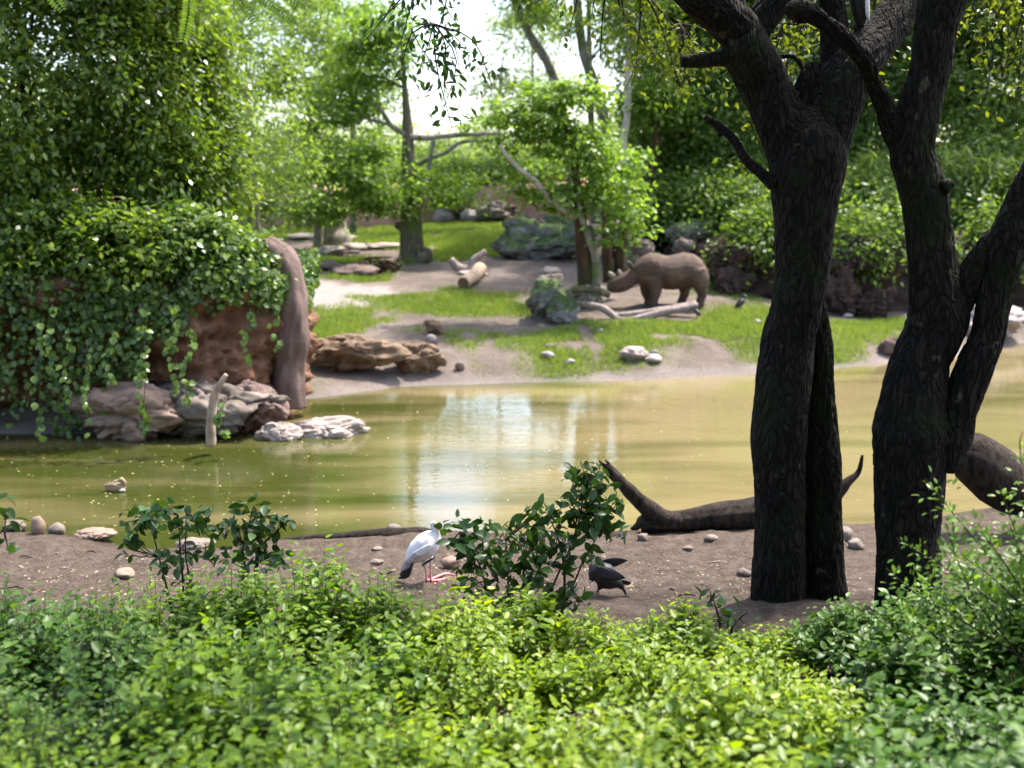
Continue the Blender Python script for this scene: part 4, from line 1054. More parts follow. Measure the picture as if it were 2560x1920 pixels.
# tall grasses and canes on the cliff
def canes(u, d, n, lab, hmin, hmax, spread, L=0.4):
    x = ray(u, 480)[0] * d
    t = thing("cane_clump", lab, "bamboo", (x, d, 2.9))
    rng = np.random.default_rng(int(u)); ps, ts, ns = [], [], []
    for k in range(n):
        b0 = Vector((x + rng.normal() * 0.35, d + rng.normal() * 0.3, 2.8)); h = rng.uniform(hmin, hmax)
        tip = b0 + Vector((rng.normal() * spread, rng.normal() * spread * 0.6, h))
        md = b0.lerp(tip, 0.55) + Vector((0, 0, h * 0.12))
        mb = MB(); tube(mb, [b0, md, tip], [0.022, 0.016, 0.004], 5, 0.4); part("cane", mb, M_BARKM, t)
        for j in range(60):
            f = rng.uniform(0.2, 1); q = b0.lerp(md, f * 2) if f < 0.5 else md.lerp(tip, f * 2 - 1)
            ps.append(tuple(q + Vector((rng.normal() * 0.12, rng.normal() * 0.12, rng.normal() * 0.1))))
    tt, nn = leaf_axes(len(ps), None, up=0.5, rnd=0.9, droop=0.6, rng=rng)
    ls = rng.uniform(0.6, 1.3, len(ps)) * L
    part("foliage", leaf_mesh("foliage", ps, tt, nn, ls, ls * 0.16, WL[t.name], "rhomb"), L_BAMB, t, kind="stuff")
for u, lab in [(2090, "clump of tall canes between the two dark trees"), (2440, "clump of pale canes right of the leaning trunk"), (2520, "clump of bright canes at the picture's right edge")] + [(2160, "clump of canes close left of the leaning trunk"), (2600, "clump of canes beyond the picture's right edge"), (2360, "clump of canes hidden by the leaning trunk")]:
    canes(u, 38.6, 22, lab, 1.6, 3.4, 0.8)

# far wood that closes the view
FARLAB = ["distant tree showing through the corner tree", "distant tree showing through the drooping trees", "distant tree above the grey stump", "distant tree behind the mossy trunk", "distant tree over the red wall under the sky gap",
          "distant tree over the leaning slab", "distant tree behind the S-bend trunk", "distant tree behind the pale slender trunk", "distant tree behind the rhino's wood", "distant tree seen between the two dark trees", "distant tree behind the yellowish tree", "distant tree beyond the picture's one side", "distant tree beyond the picture's other side"]
for k, (u, d, vt, w) in enumerate([(150, 72, 120, 330), (520, 78, 200, 300), (760, 70, 290, 220), (960, 84, 300, 210), (1120, 76, 330, 190), (1270, 88, 270, 200), (1420, 74, 310, 190), (1570, 82, 230, 220), (1800, 74, 160, 280), (2150, 78, 100, 330), (2550, 74, 120, 330), (-250, 74, 60, 330), (2900, 74, 60, 330)]):
    bgtree("far_tree", FARLAB[k], u, d,
           [(u, (vt + 480) / 2 + 10, w * 0.55, (480 - vt) / 2, 0), (u + w * 0.2, 455, w * 0.6, 60, -2)], L_FAR if k % 3 else L_FARD, M_BARKG, 150, 60, 0.75, 0.34, tw=14, group="trees of the far wood", limbs=4, shell=0.2)

for k, (x, y, lab) in enumerate([(-7.5, -7, "added shade tree behind the viewer on one side, outside the picture"), (0.5, -9.5, "added shade tree straight behind the viewer, outside the picture"), (8.5, -7, "added shade tree behind the viewer on the other side, outside the picture")]):  # unseen trees added to block skylight from behind and shade the foreground
    t = thing("added_shade_tree", lab, "tree", (x, y, hz(x, y)))
    mb = MB(); tube(mb, [(x, y, hz(x, y) - 0.1), (x + 0.2, y, 4), (x, y, 9)], [0.4, 0.3, 0.15], 10, 0.4, amp=0.15, freq=1.5); part("trunk", mb, M_BARK, t)
    crown("crown", [((x, y, 9.5), (5.2, 4.0, 5.0)), ((x + 1, y + 1, 5.0), (4.5, 2.5, 3.0))], 260, 60, 0.7, 0.36, L_FARD, t, shell=0.1)

# ------------------------------------------------------------------ dark trees of the near bank
OAK_L = leaf_unit("oak", 0.5, L_OAK)
def near_tree(label, base, stems, d):
    t = thing("oak_tree", label, "tree", base)
    for k, (nm, uvw, dd) in enumerate(stems):
        big = max(w for _, _, w in uvw) > 60
        mb = MB(); stem(mb, uvw, [d + q for q in dd] if isinstance(dd, (list, tuple)) else d + dd, 66 if big else 16, 0.03 if big else 0.05,
                        amp=0.10, freq=2.2, ridge=0.014 if big else 0.006, rfreq=9.0 if big else 5, rvert=0.5, seed=k + int(d * 3), flare=0.3 if nm == "trunk" else 0)
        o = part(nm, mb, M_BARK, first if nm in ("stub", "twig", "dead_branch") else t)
        if k == 0: first = o
    return t
b1 = P(1945, 1530, 9.6); b1.z = hz(b1.x, b1.y)
oak1 = near_tree("big dark twin trunk whose two stems join above the bank", b1, [
    ("trunk", [(1946, 1560, 136), (1945, 1500, 126), (1947, 1350, 126), (1948, 1200, 126), (1948, 1082, 135), (1971, 860, 127), (1988, 790, 124), (2002, 690, 132), (2005, 600, 142), (2012, 500, 168), (2020, 400, 188), (2022, 340, 176), (2030, 300, 120), (2040, 270, 60)], 0),
    ("trunk", [(2062, 1545, 120), (2060, 1480, 106), (2056, 1323, 97), (2056, 1142, 91), (2053, 986, 62), (2050, 860, 60), (2035, 770, 60), (2020, 690, 60)], 0.12),
    ("limb", [(1990, 400, 120), (1950, 300, 125), (1905, 200, 122), (1868, 130, 118), (1850, 80, 105), (1800, 30, 105), (1740, -20, 100), (1640, -110, 85), (1480, -220, 60), (1250, -300, 30)], [0, 0, 0, -0.1, -0.1, -0.2, -0.3, -0.3, 0, 0.5]),
    ("limb", [(1855, 130, 70), (1890, 70, 80), (1940, 0, 75), (1990, -90, 65), (2010, -260, 40)], [0, 0, 0, 0, -0.4]),
    ("limb", [(2050, 380, 130), (2085, 270, 135), (2125, 170, 135), (2200, 90, 105), (2265, 0, 90), (2330, -110, 80), (2420, -280, 40)], [0, 0.05, 0.1, 0.3, 0.5, 0.6, 0.6]),
    ("limb", [(2095, 260, 60), (2090, 180, 78), (2086, 90, 70), (2078, 0, 60), (2050, -150, 45), (2040, -300, 20)], [0.1, 0.1, 0.1, 0.1, 0.1, 0]),
    ("stub", [(2000, 300, 70), (2015, 230, 64), (2028, 185, 52), (2036, 158, 30)], 0.1),
    ("stub", [(1850, 140, 50), (1800, 146, 40), (1745, 152, 36), (1702, 152, 30)], -0.12),
    ("stub", [(1852, 70, 30), (1850, 20, 34), (1838, -20, 30)], 0),
    ("dead_branch", [(1935, 462, 34), (1900, 430, 26), (1865, 400, 24), (1835, 350, 22), (1800, 318, 20), (1762, 292, 12)], -0.1),
    ("twig", [(1915, 115, 14), (1935, 140, 12), (1985, 142, 10), (2012, 180, 9), (2022, 200, 6)], 0.1),
], 9.6)
b2 = P(2265, 1560, 9.2); b2.z = hz(b2.x, b2.y)
oak2 = near_tree("dark leaning tree forking low above the near bank", b2, [
    ("trunk", [(2270, 1600, 170), (2268, 1500, 154), (2272, 1251, 160), (2274, 1160, 172), (2276, 1080, 186), (2284, 1000, 160), (2304, 901, 134), (2330, 841, 140), (2345, 781, 146), (2338, 720, 128), (2332, 640, 112), (2312, 501, 114), (2280, 386, 104), (2290, 300, 108), (2308, 231, 100), (2330, 154, 100), (2340, 77, 100), (2358, 0, 112), (2380, -120, 95), (2420, -300, 50)], 0),
    ("trunk", [(2330, 1150, 110), (2370, 1082, 110), (2396, 1022, 88), (2444, 901, 88), (2468, 841, 84), (2480, 781, 80), (2496, 700, 90), (2520, 600, 96), (2570, 480, 90), (2640, 330, 70), (2720, 100, 50)], [0, -0.05, -0.1, -0.15, -0.15, -0.15, -0.15, -0.2, -0.2, -0.2, 0]),
    ("limb", [(2370, 790, 90), (2410, 720, 80), (2445, 660, 70), (2500, 590, 60)], [0, -0.05, -0.1, -0.18]),
    ("limb", [(2275, 400, 70), (2240, 330, 64), (2212, 270, 44), (2178, 195, 36), (2164, 154, 40), (2110, 95, 44), (2065, 60, 34), (2030, 36, 44), (1990, 28, 60), (1975, 40, 40)], [0, 0, -0.1, -0.2, -0.25, -0.3, -0.3, -0.3, -0.3, -0.3]),
    ("stub", [(2358, 470, 40), (2372, 462, 34), (2376, 470, 18)], -0.15),
], 9.2)

# crowns above the picture: shade for the bank, with gaps where the sun comes through
k_sun = TO_SUN / TO_SUN.z
def canopy_keep(p):
    h = p[:, 2] - 1.6
    gx, gy = p[:, 0] - k_sun.x * h, p[:, 1] - k_sun.y * h       # where this leaf's shade falls
    lit = ((gx - 0.9) / 2.2) ** 2 + ((gy - 5.8) / 2.4) ** 2 + (fbm(gx * 1.3, gy * 1.3) - 0.5) * 2.2 < 1
    lit |= (fbm(gx * 0.9 + 9, gy * 0.9) > 0.60) & (gy > 8)
    v_ok = p[:, 2] > CAMZ + p[:, 1] * 0.175                       # stays above the picture's top edge
    return ~lit & v_ok
crown("crown", [((1.5, 10.5, 8.8), (3.6, 3.0, 1.9)), ((-2.5, 10.5, 9.4), (2.8, 2.6, 1.8)), ((2.0, 6.4, 8.6), (3.2, 2.6, 1.6)), ((0.5, 5.0, 8.2), (2.4, 2.2, 1.3))], 340, 70, 0.30, 0.085, L_OAK, oak1, keep=canopy_keep, shell=0.1)
crown("crown", [((5.5, 10.0, 8.8), (3.0, 3.0, 2.0)), ((7.5, 8.0, 8.0), (2.5, 2.6, 2.2)), ((5.0, 13.0, 9.6), (3, 2.4, 1.6))], 170, 70, 0.30, 0.085, L_OAK, oak2, keep=canopy_keep, shell=0.1)

# sprays of oak leaves that hang into the picture
def spray(parent, start, tips, d, per, L, obj_frac, mat, lm, rng, tw=6, wid=0.5, name="branch"):
    mb = MB(); ps = []
    for (u, v, dd) in tips:
        a = P(*start); b_ = P(u, v, d + dd)
        md = a.lerp(b_, 0.5) + Vector((rng.normal() * 0.1, rng.normal() * 0.1, 0.12))
        tube(mb, [a, md, b_], [tw * px(a) * 0.5, tw * px(a) * 0.35, 0.003], 6, 0.12, amp=0.2, freq=8)
        for j in range(per):
            f = rng.uniform(0.3, 1.03)
            q = a.lerp(md, f * 2) if f < 0.5 else md.lerp(b_, f * 2 - 1)
            ps.append(tuple(q + Vector((rng.normal() * 0.09, rng.normal() * 0.09, rng.normal() * 0.07 - 0.02))))
    part(name, mb, M_TWIG, parent, kind="stuff")
    ps = np.array(ps); n = len(ps)
    tt, nn = leaf_axes(n, None, up=0.6, rnd=0.8, droop=0.7, rng=rng)
    ls = rng.uniform(0.7, 1.25, n) * L
    k = rng.random(n) < obj_frac
    if k.any(): leaf_objs(parent, lm, ps[k], tt[k], nn[k], ls[k])
    if (~k).any(): part("foliage", leaf_mesh("foliage", ps[~k], tt[~k], nn[~k], ls[~k], ls[~k] * wid, WL[parent.name]), mat, parent, kind="stuff")
rg = np.random.default_rng(12)
# dark twigs across the sky gap
spray(oak1, (1075, -60, 10.0), [(1075, 40, 0), (1090, 95, 0), (1150, 70, 0), (960, 40, 0), (905, 110, 0), (1000, 110, 0.1), (960, 50, -0.1)], 10.0, 18, 0.085, 1.0, L_SAP, leaf_unit("dark", 0.42, L_SAP), rg, tw=7)
spray(oak1, (1085, 60, 10.0), [(1080, 160, 0), (1040, 200, 0), (1110, 240, 0), (1100, 300, 0), (1150, 180, 0), (1200, 150, 0), (1230, 215, 0), (1130, 320, 0), (1000, 190, 0)], 10.0, 24, 0.085, 1.0, L_SAP, leaf_unit("dark", 0.42, L_SAP), rg, tw=5)
spray(oak1, (1550, -90, 10.6), [(1560, 60, 0), (1480, 40, 0), (1420, 90, 0), (1620, 100, 0), (1660, 170, 0), (1590, 160, 0), (1700, 220, 0), (1500, 150, 0), (1380, 20, 0), (1740, 130, 0), (1310, 20, 0)], 10.6, 46, 0.07, 0.12, L_OAK, OAK_L, rg, tw=8)
spray(oak1, (1700, 60, 10.8), [(1620, 240, 0), (1680, 260, 0), (1730, 230, 0), (1600, 180, 0), (1780, 180, 0), (1820, 240, 0), (1560, 230, 0), (1690, 190, 0.2)], 10.8, 40, 0.065, 0.12, L_OAK, OAK_L, rg, tw=6)
spray(oak1, (1960, 60, 10.6), [(1940, 150, 0), (1990, 130, 0), (2020, 110, 0), (1960, 190, 0), (2030, 160, 0), (1930, 220, 0), (1880, 330, 0), (1840, 400, 0)], 10.6, 30, 0.065, 0.1, L_OAK, OAK_L, rg, tw=5)
spray(oak2, (2560, -60, 11.0), [(2480, 60, 0), (2540, 120, 0), (2440, 140, 0), (2500, 200, 0), (2560, 220, 0), (2460, 260, 0), (2540, 320, 0), (2420, 60, 0), (2600, 100, 0)], 11.0, 55, 0.07, 0.1, L_OAK, OAK_L, rg, tw=7)
spray(oak2, (2460, -60, 10.2), [(2445, 60, 0), (2410, 95, 0), (2470, 40, 0)], 10.2, 6, 0.06, 1.0, L_OAK, OAK_L, rg, tw=6)
spray(oak2, (2190, -40, 11.4), [(2160, 60, 0), (2240, 180, 0), (2200, 250, 0), (2260, 120, 0), (2170, 300, 0)], 11.4, 26, 0.065, 0.1, L_OAK, OAK_L, rg, tw=5)

# ferny fronds hanging in at the top
FROND = leaf_unit("frond", 0.42, L_BRIGHT, 0.05)
for k, (pts, d, lab) in enumerate([([(475, -40), (470, 40), (455, 110)], 8.6, "single ferny frond hanging down at the picture's top"), ([(560, -60), (660, 0), (740, 60)], 8.8, "dark ferny frond reaching toward the sky gap"), ([(620, -70), (720, -10), (775, 20)], 8.8, "ferny frond just above the one by the sky gap"), ([(540, -60), (600, 0), (640, 60)], 8.7, "short ferny frond beside the sky gap fronds"), ([(100, -60), (130, -10), (160, 30)], 8.5, "ferny frond hanging in at the top corner")]):
    pp_ = [P(u, v, d) for u, v in pts]
    t = thing("fern_frond", lab, "frond", pp_[0])
    mb = MB(); tube(mb, pp_, [0.004, 0.003, 0.0015], 5, 0.04); part("stalk", mb, M_TWIG, t)
    C, par = catmull(pp_, 0.022)
    p_, t_, n_ = [], [], []
    for i, c in enumerate(C[:-1]):
        T = (C[i + 1] - C[i]).normalized(); side = T.cross(Vector((0.2, -1, 0.3))).normalized()
        for sg in (-1, 1):
            p_.append(c); t_.append((side * sg + T * 0.35).normalized()); n_.append(Vector(t_[-1]).cross(T).normalized() * sg)
    leaf_objs(t, FROND, p_, t_, n_, [0.055 * min(1, 0.35 + (len(C) - i // 2) / 8) for i in range(len(p_))])

# ------------------------------------------------------------------ saplings on the bank
SAP_L = leaf_unit("sap", 0.52, L_SAP)
def sapling(label, base_u, d, stems, clusters, n, L, seed, lm=None, mat=None, max_obj=300, name="sapling", upw=0.7, cat="sapling"):
    rng = np.random.default_rng(seed); lm = lm or SAP_L; mat = mat or L_SAP
    x = ray(base_u, 1500)[0] * d
    t = thing(name, label, cat, (x, d, hz(x, d)))
    tips = []
    for st in stems:
        pts = [P(u, v, d + rng.normal() * 0.05) for u, v in st]
        if abs(st[0][0] - base_u) < 160: pts = [Vector((pts[0].x, pts[0].y, hz(pts[0].x, pts[0].y) - 0.03))] + pts
        mb = MB(); tube(mb, pts, list(np.linspace(0.014, 0.004, len(pts))), 7, 0.06, amp=0.2, freq=12); part("stem", mb, M_TWIG, t)
        tips += pts[1:]
    w = np.array([c[2] * c[3] for c in clusters], float); w /= w.sum()
    pk = rng.choice(len(clusters), n, p=w)
    ps = []
    mb = MB()
    for i in range(n):
        cu, cv, ru, rv = clusters[pk[i]]
        a = rng.uniform(0, 2 * math.pi); r = math.sqrt(rng.random())
        ps.append(tuple(P(cu + ru * r * math.cos(a), cv + rv * r * math.sin(a), d + rng.normal() * max(ru, rv) * d / FPX * 0.4)))
    for i in range(0, n, 5):
        q = Vector(ps[i]); s0 = min(tips, key=lambda k_: (k_ - q).length); tube(mb, [s0, s0.lerp(q, 0.5) + Vector((0, 0, -0.02)), q], [0.006, 0.004, 0.002], 5, 0.1)
    part("twigs", mb, M_TWIG, t, kind="stuff")
    ps = np.array(ps)
    tt, nn = leaf_axes(n, None, up=upw, rnd=0.75, droop=0.15, rng=rng)
    ls = rng.uniform(0.65, 1.25, n) * L
    k = np.arange(n) < max_obj
    leaf_objs(t, lm, ps[k], tt[k], nn[k], ls[k])
    if n > max_obj: part("foliage", leaf_mesh("foliage", ps[~k], tt[~k], nn[~k], ls[~k], ls[~k] * 0.52, WL[t.name]), mat, t, kind="stuff")
    return t
sapling("thin stemmed dark sapling with an umbrella of leaves by the pond", 440, 8.6, [[(430, 1530), (415, 1461), (397, 1391), (371, 1289)], [(460, 1530), (457, 1447), (450, 1373), (446, 1289)], [(480, 1530), (476, 1461), (464, 1382), (466, 1285)]],
        [(420, 1295, 110, 40), (350, 1310, 55, 50), (500, 1310, 60, 32), (330, 1365, 30, 26), (440, 1400, 60, 40), (460, 1480, 60, 30), (520, 1375, 36, 24)], 230, 0.112, 1)
sapling("smaller dark sapling with upright leafy shoots beside the umbrella one", 612, 8.7, [[(613, 1500), (613, 1419), (608, 1359), (636, 1266)], [(640, 1500), (645, 1400), (650, 1340), (660, 1290)], [(640, 1400), (690, 1330), (725, 1300)]],
        [(640, 1300, 75, 40), (600, 1340, 60, 40), (690, 1310, 50, 28), (620, 1400, 80, 40), (636, 1262, 28, 20), (680, 1390, 40, 30)], 180, 0.112, 2)
sapling("broad dark leaved bush in front of the stork", 1240, 8.7, [[(1230, 1560), (1215, 1470), (1190, 1390), (1150, 1330)], [(1270, 1560), (1270, 1450), (1265, 1350)], [(1290, 1560), (1310, 1450), (1300, 1340)]],
        [(1180, 1330, 90, 42), (1270, 1370, 110, 60), (1250, 1450, 120, 70), (1280, 1510, 120, 40), (1150, 1345, 50, 25), (1190, 1410, 50, 40), (1330, 1300, 60, 40)], 430, 0.112, 3)
sapling("tall dark leaved bush standing between stork and black bird", 1400, 8.9, [[(1350, 1570), (1385, 1460), (1420, 1380), (1450, 1290), (1460, 1180)], [(1390, 1560), (1430, 1470), (1460, 1400), (1500, 1330)], [(1410, 1420), (1390, 1330), (1370, 1290)]],
        [(1465, 1190, 60, 36), (1465, 1190, 60, 36), (1480, 1250, 75, 50), (1480, 1250, 75, 50), (1490, 1300, 65, 40), (1420, 1310, 80, 50), (1490, 1300, 65, 40), (1420, 1390, 70, 45), (1525, 1340, 34, 16), (1375, 1470, 75, 40), (1400, 1510, 70, 30), (1370, 1290, 40, 40)], 520, 0.112, 4)
sapling("small broad leaved seedling at the foot of the twin trunk", 1790, 8.6, [[(1800, 1560), (1790, 1520), (1780, 1490)], [(1830, 1570), (1850, 1545), (1870, 1530)]], [(1780, 1490, 40, 22), (1860, 1540, 40, 22), (1820, 1555, 50, 20)], 26, 0.115, 5, upw=1.2)
sapling("dark twig with few leaves reaching in at the picture's margin", -60, 7.6, [[(-60, 1480), (-40, 1390), (10, 1320)]], [(10, 1260, 26, 30), (20, 1310, 22, 30), (20, 1370, 24, 24)], 18, 0.11, 6)

# ------------------------------------------------------------------ hedge of shrubs along the front
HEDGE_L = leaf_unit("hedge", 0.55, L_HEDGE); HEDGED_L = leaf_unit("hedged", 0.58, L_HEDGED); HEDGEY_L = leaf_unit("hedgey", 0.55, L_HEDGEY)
def shrub(label, u, y, vtop, rx, dark, seed, L=0.055, shoots=85, objs=110, group=None, lean=0.0):
    rng = np.random.default_rng(seed)
    x = ray(u, 1700)[0] * y
    zb = hz(x, y); zt = CAMZ + ray(u, vtop)[1] * y
    h = max(0.35, zt - zb)
    t = thing("shrub", label, "shrub", (x, y, zb), group)
    ps, ts, ns, ls = [], [], [], []
    mbs = [MB() for _ in range(4)]
    for k in range(shoots):
        a = rng.uniform(0, 2 * math.pi); r = math.sqrt(rng.random())
        tip = Vector((x + rx * r * math.cos(a) + lean, y + rx * 0.95 * r * math.sin(a), zb + h * (1 - 0.32 * r * r) * rng.uniform(0.6, 1.08)))
        b0 = Vector((x + rng.normal() * 0.07, y + rng.normal() * 0.07, zb - 0.03))
        md = b0.lerp(tip, 0.55) + Vector((0, 0, 0.03)) + Vector((tip.x - x, tip.y - y, 0)) * 0.15
        if k % 2 == 0: tube(mbs[k % 4], [b0, md, tip], [0.006, 0.004, 0.0015], 4, 0.15)
        m_ = rng.integers(11, 18)
        ax = (tip - md).normalized()
        s0 = ax.orthogonal().normalized()
        for j in range(m_):
            f = 1.02 - 0.66 * (j / m_) ** 0.9
            q = b0.lerp(md, f * 2) if f < 0.5 else md.lerp(tip, f * 2 - 1)
            side = Quaternion(ax, j * 2.4 + rng.normal() * 0.3) @ s0
            tl = (side + ax * rng.uniform(0.1, 0.7)).normalized()
            nl = (ax * 0.6 + Vector((0, 0, 0.9)) + Vector(rng.normal(size=3)) * 0.35)
            nl = (nl - nl.dot(tl) * tl).normalized()
            ps.append(q); ts.append(tl); ns.append(nl); ls.append(L * rng.uniform(0.45, 1.25) * (0.65 if j < 2 else 1))
    for mb in mbs: 
        if mb.n: part("stems", mb, M_TWIG, t, kind="stuff")
    ps, ts, ns, ls = (np.array([tuple(q) for q in ps]), np.array([tuple(q) for q in ts]), np.array([tuple(q) for q in ns]), np.array(ls))
    dist = np.linalg.norm(ps - np.array([0, 0, CAMZ]), axis=1)
    k = np.zeros(len(ps), bool); k[np.argsort(dist)[:objs]] = True
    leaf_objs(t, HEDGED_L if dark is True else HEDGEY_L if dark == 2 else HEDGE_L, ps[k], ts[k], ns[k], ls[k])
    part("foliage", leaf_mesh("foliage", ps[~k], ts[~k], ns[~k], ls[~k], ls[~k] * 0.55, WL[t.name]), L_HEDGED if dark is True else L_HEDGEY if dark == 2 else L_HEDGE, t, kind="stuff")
HEDGE_TOP = [(-100, 1480), (150, 1470), (320, 1500), (430, 1495), (560, 1465), (700, 1455), (860, 1468), (1000, 1515), (1120, 1530), (1280, 1545), (1400, 1555), (1500, 1520), (1650, 1495), (1800, 1545), (1950, 1590), (2100, 1590), (2250, 1560), (2400, 1500), (2700, 1450)]
ORD = "first second third fourth fifth sixth seventh eighth ninth tenth eleventh twelfth thirteenth fourteenth fifteenth sixteenth".split()
sd = 0
rh = random.Random(21)
for row, (y, dv, step, rx, L) in enumerate([(7.4, 0, 195, 0.38, 0.074), (6.4, 95, 225, 0.40, 0.074), (5.4, 205, 265, 0.40, 0.070), (4.5, 320, 320, 0.40, 0.068), (3.7, 400, 390, 0.40, 0.066)]):
    u = -60 + 90 * (row % 2)
    nth = -1
    while u < 2700:
        vt = np.interp(u, *zip(*HEDGE_TOP)) - 45 + dv + rh.choice((-1, 1)) * rh.uniform(15, 65) + 8
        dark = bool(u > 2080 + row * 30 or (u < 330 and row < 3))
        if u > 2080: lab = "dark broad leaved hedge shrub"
        elif dark: lab = "dark green shaded hedge shrub"
        elif u > 1000: lab = "bright yellow green hedge shrub"
        else: lab = "fresh green hedge shrub"
        nth += 1
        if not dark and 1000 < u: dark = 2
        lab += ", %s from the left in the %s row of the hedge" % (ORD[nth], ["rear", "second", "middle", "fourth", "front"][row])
        if True:          # a gap in the hedge where the soil shows
            shrub(lab, u, y + rh.uniform(-0.15, 0.15), vt, rx, dark, 300 + sd, L * rh.uniform(0.78, 1.3) * (1.25 if u > 2080 else 1), shoots=rh.randint(80, 112), group="shrubs of the front hedge", objs=90)
        sd += 1
        u += step * rh.uniform(0.88, 1.12)

shrub("tall dense dark bush under the fork of the leaning tree", 2330, 7.3, 1480, 0.45, True, 801, 0.08, 120)
shrub("tall dense dark bush behind the arching sprays", 2470, 6.9, 1380, 0.5, True, 802, 0.08, 150)
shrub("tallest dark bush at the picture's right edge", 2590, 6.7, 1270, 0.5, True, 803, 0.08, 160)

# arching light sprays at the right
SPR_L = leaf_unit("spray", 0.5, L_SPRAY)
def arch(label, d, lines, n_per, L, seed):
    rng = np.random.default_rng(seed)
    b0 = P(*lines[0][0], d)
    t = thing("arching_shrub", label, "shrub", (b0.x, b0.y, hz(b0.x, b0.y)))
    ps, ts, ns, ls = [], [], [], []
    for ln in lines:
        pts = [P(u, v, d + rng.normal() * 0.08) for u, v in ln]
        root = Vector((pts[0].x + 0.05, pts[0].y, hz(pts[0].x, pts[0].y) - 0.03))
        pts = [root] + pts if root.z < pts[0].z - 0.1 else pts
        mb = MB(); C, R = tube(mb, pts, list(np.linspace(0.009, 0.0018, len(pts))), 6, 0.03); part("branch", mb, M_TWIG, t)
        for j in range(n_per):
            i = int((0.25 + 0.75 * rng.random() ** 0.8) * (len(C) - 2))
            ax = (C[i + 1] - C[i]).normalized(); side = Quaternion(ax, rng.uniform(0, 6.28)) @ ax.orthogonal().normalized()
            off = rng.random() ** 2 * 0.12
            tl = (side + ax * 0.6).normalized(); nl = Vector((0, -0.25, 1)) + Vector(rng.normal(size=3)) * 0.4; nl = (nl - nl.dot(tl) * tl).normalized()
            ps.append(tuple(C[i] + side * off)); ts.append(tl); ns.append(nl); ls.append(L * rng.uniform(0.5, 1.2) * (1 - 0.45 * i / len(C)))
    k = min(len(ps), 300)
    leaf_objs(t, SPR_L, ps[:k], ts[:k], ns[:k], ls[:k])
    if len(ps) > k:
        part("foliage", leaf_mesh("foliage", np.array(ps[k:]), np.array([tuple(q) for q in ts[k:]]), np.array([tuple(q) for q in ns[k:]]), np.array(ls[k:]), np.array(ls[k:]) * 0.5, WL[t.name]), L_SPRAY, t, kind="stuff")
arch("arching light green shrub leaning in from the picture's right edge", 6.2, [[(2600, 1560), (2480, 1400), (2380, 1280), (2312, 1195)], [(2620, 1480), (2540, 1330), (2490, 1190)], [(2640, 1420), (2590, 1250), (2560, 1130)], [(2600, 1620), (2450, 1480), (2330, 1400), (2240, 1345)], [(2620, 1600), (2520, 1480), (2420, 1400), (2330, 1370)], [(2640, 1540), (2560, 1400), (2520, 1300)], [(2600, 1700), (2420, 1560), (2300, 1490), (2215, 1420)],
      [(2640, 1600), (2540, 1450), (2460, 1340), (2400, 1290)], [(2660, 1500), (2600, 1380), (2570, 1240)], [(2560, 1680), (2440, 1500), (2390, 1390), (2370, 1320)], [(2620, 1660), (2520, 1540), (2450, 1460)], [(2640, 1640), (2580, 1500), (2550, 1420)]], 150, 0.078, 1)
arch("lower arching shrub with big pale leaves before the leaning trunk", 6.6, [[(2500, 1760), (2400, 1640), (2300, 1560), (2230, 1500)], [(2450, 1760), (2330, 1650), (2210, 1560), (2180, 1530)], [(2560, 1700), (2480, 1560), (2430, 1440), (2400, 1380)], [(2520, 1720), (2400, 1600), (2330, 1500), (2320, 1430)], [(2600, 1650), (2550, 1520), (2540, 1420)], [(2540, 1760), (2480, 1640), (2440, 1560)], [(2600, 1720), (2560, 1600), (2520, 1520)]], 110, 0.09, 2)
arch("pale leaved sprig rising at the picture's right edge", 6.0, [[(2590, 1400), (2566, 1250), (2550, 1120), (2556, 1080)]], 26, 0.06, 3)

# ------------------------------------------------------------------ animals
M_RHINO = rough_mat("rhino_hide", [(0.3, (0.036, 0.021, 0.016)), (0.5, (0.085, 0.052, 0.038)), (0.72, (0.17, 0.112, 0.08))], 2.6, 0.75, 1.0, 16, bd=0.05, spec=0.3)
M_HORN = plain_mat("horn", (0.24, 0.20, 0.165), 0.6)
M_WHITEF = plain_mat("white_feathers", (0.74, 0.70, 0.70), 0.8, 0.2, 0.06, 14)
M_GREYF = plain_mat("grey_feathers", (0.42, 0.39, 0.40), 0.8, 0.2, 0.15, 14)
M_BLACKF = plain_mat("black_feathers", (0.012, 0.012, 0.014), 0.5, 0.4, 0.3, 14)
M_SLATEF = plain_mat("slate_feathers", (0.024, 0.024, 0.029), 0.55, 0.4, 0.3, 14)
M_LEGP = plain_mat("pink_leg", (0.62, 0.22, 0.22), 0.6)
M_BILL = plain_mat("yellow_bill", (0.75, 0.42, 0.06), 0.5)
M_DUCK = plain_mat("brown_feathers", (0.26, 0.19, 0.12), 0.8, 0.2, 0.5, 60)
M_EYE = plain_mat("eye", (0.01, 0.01, 0.01), 0.15, 0.6)

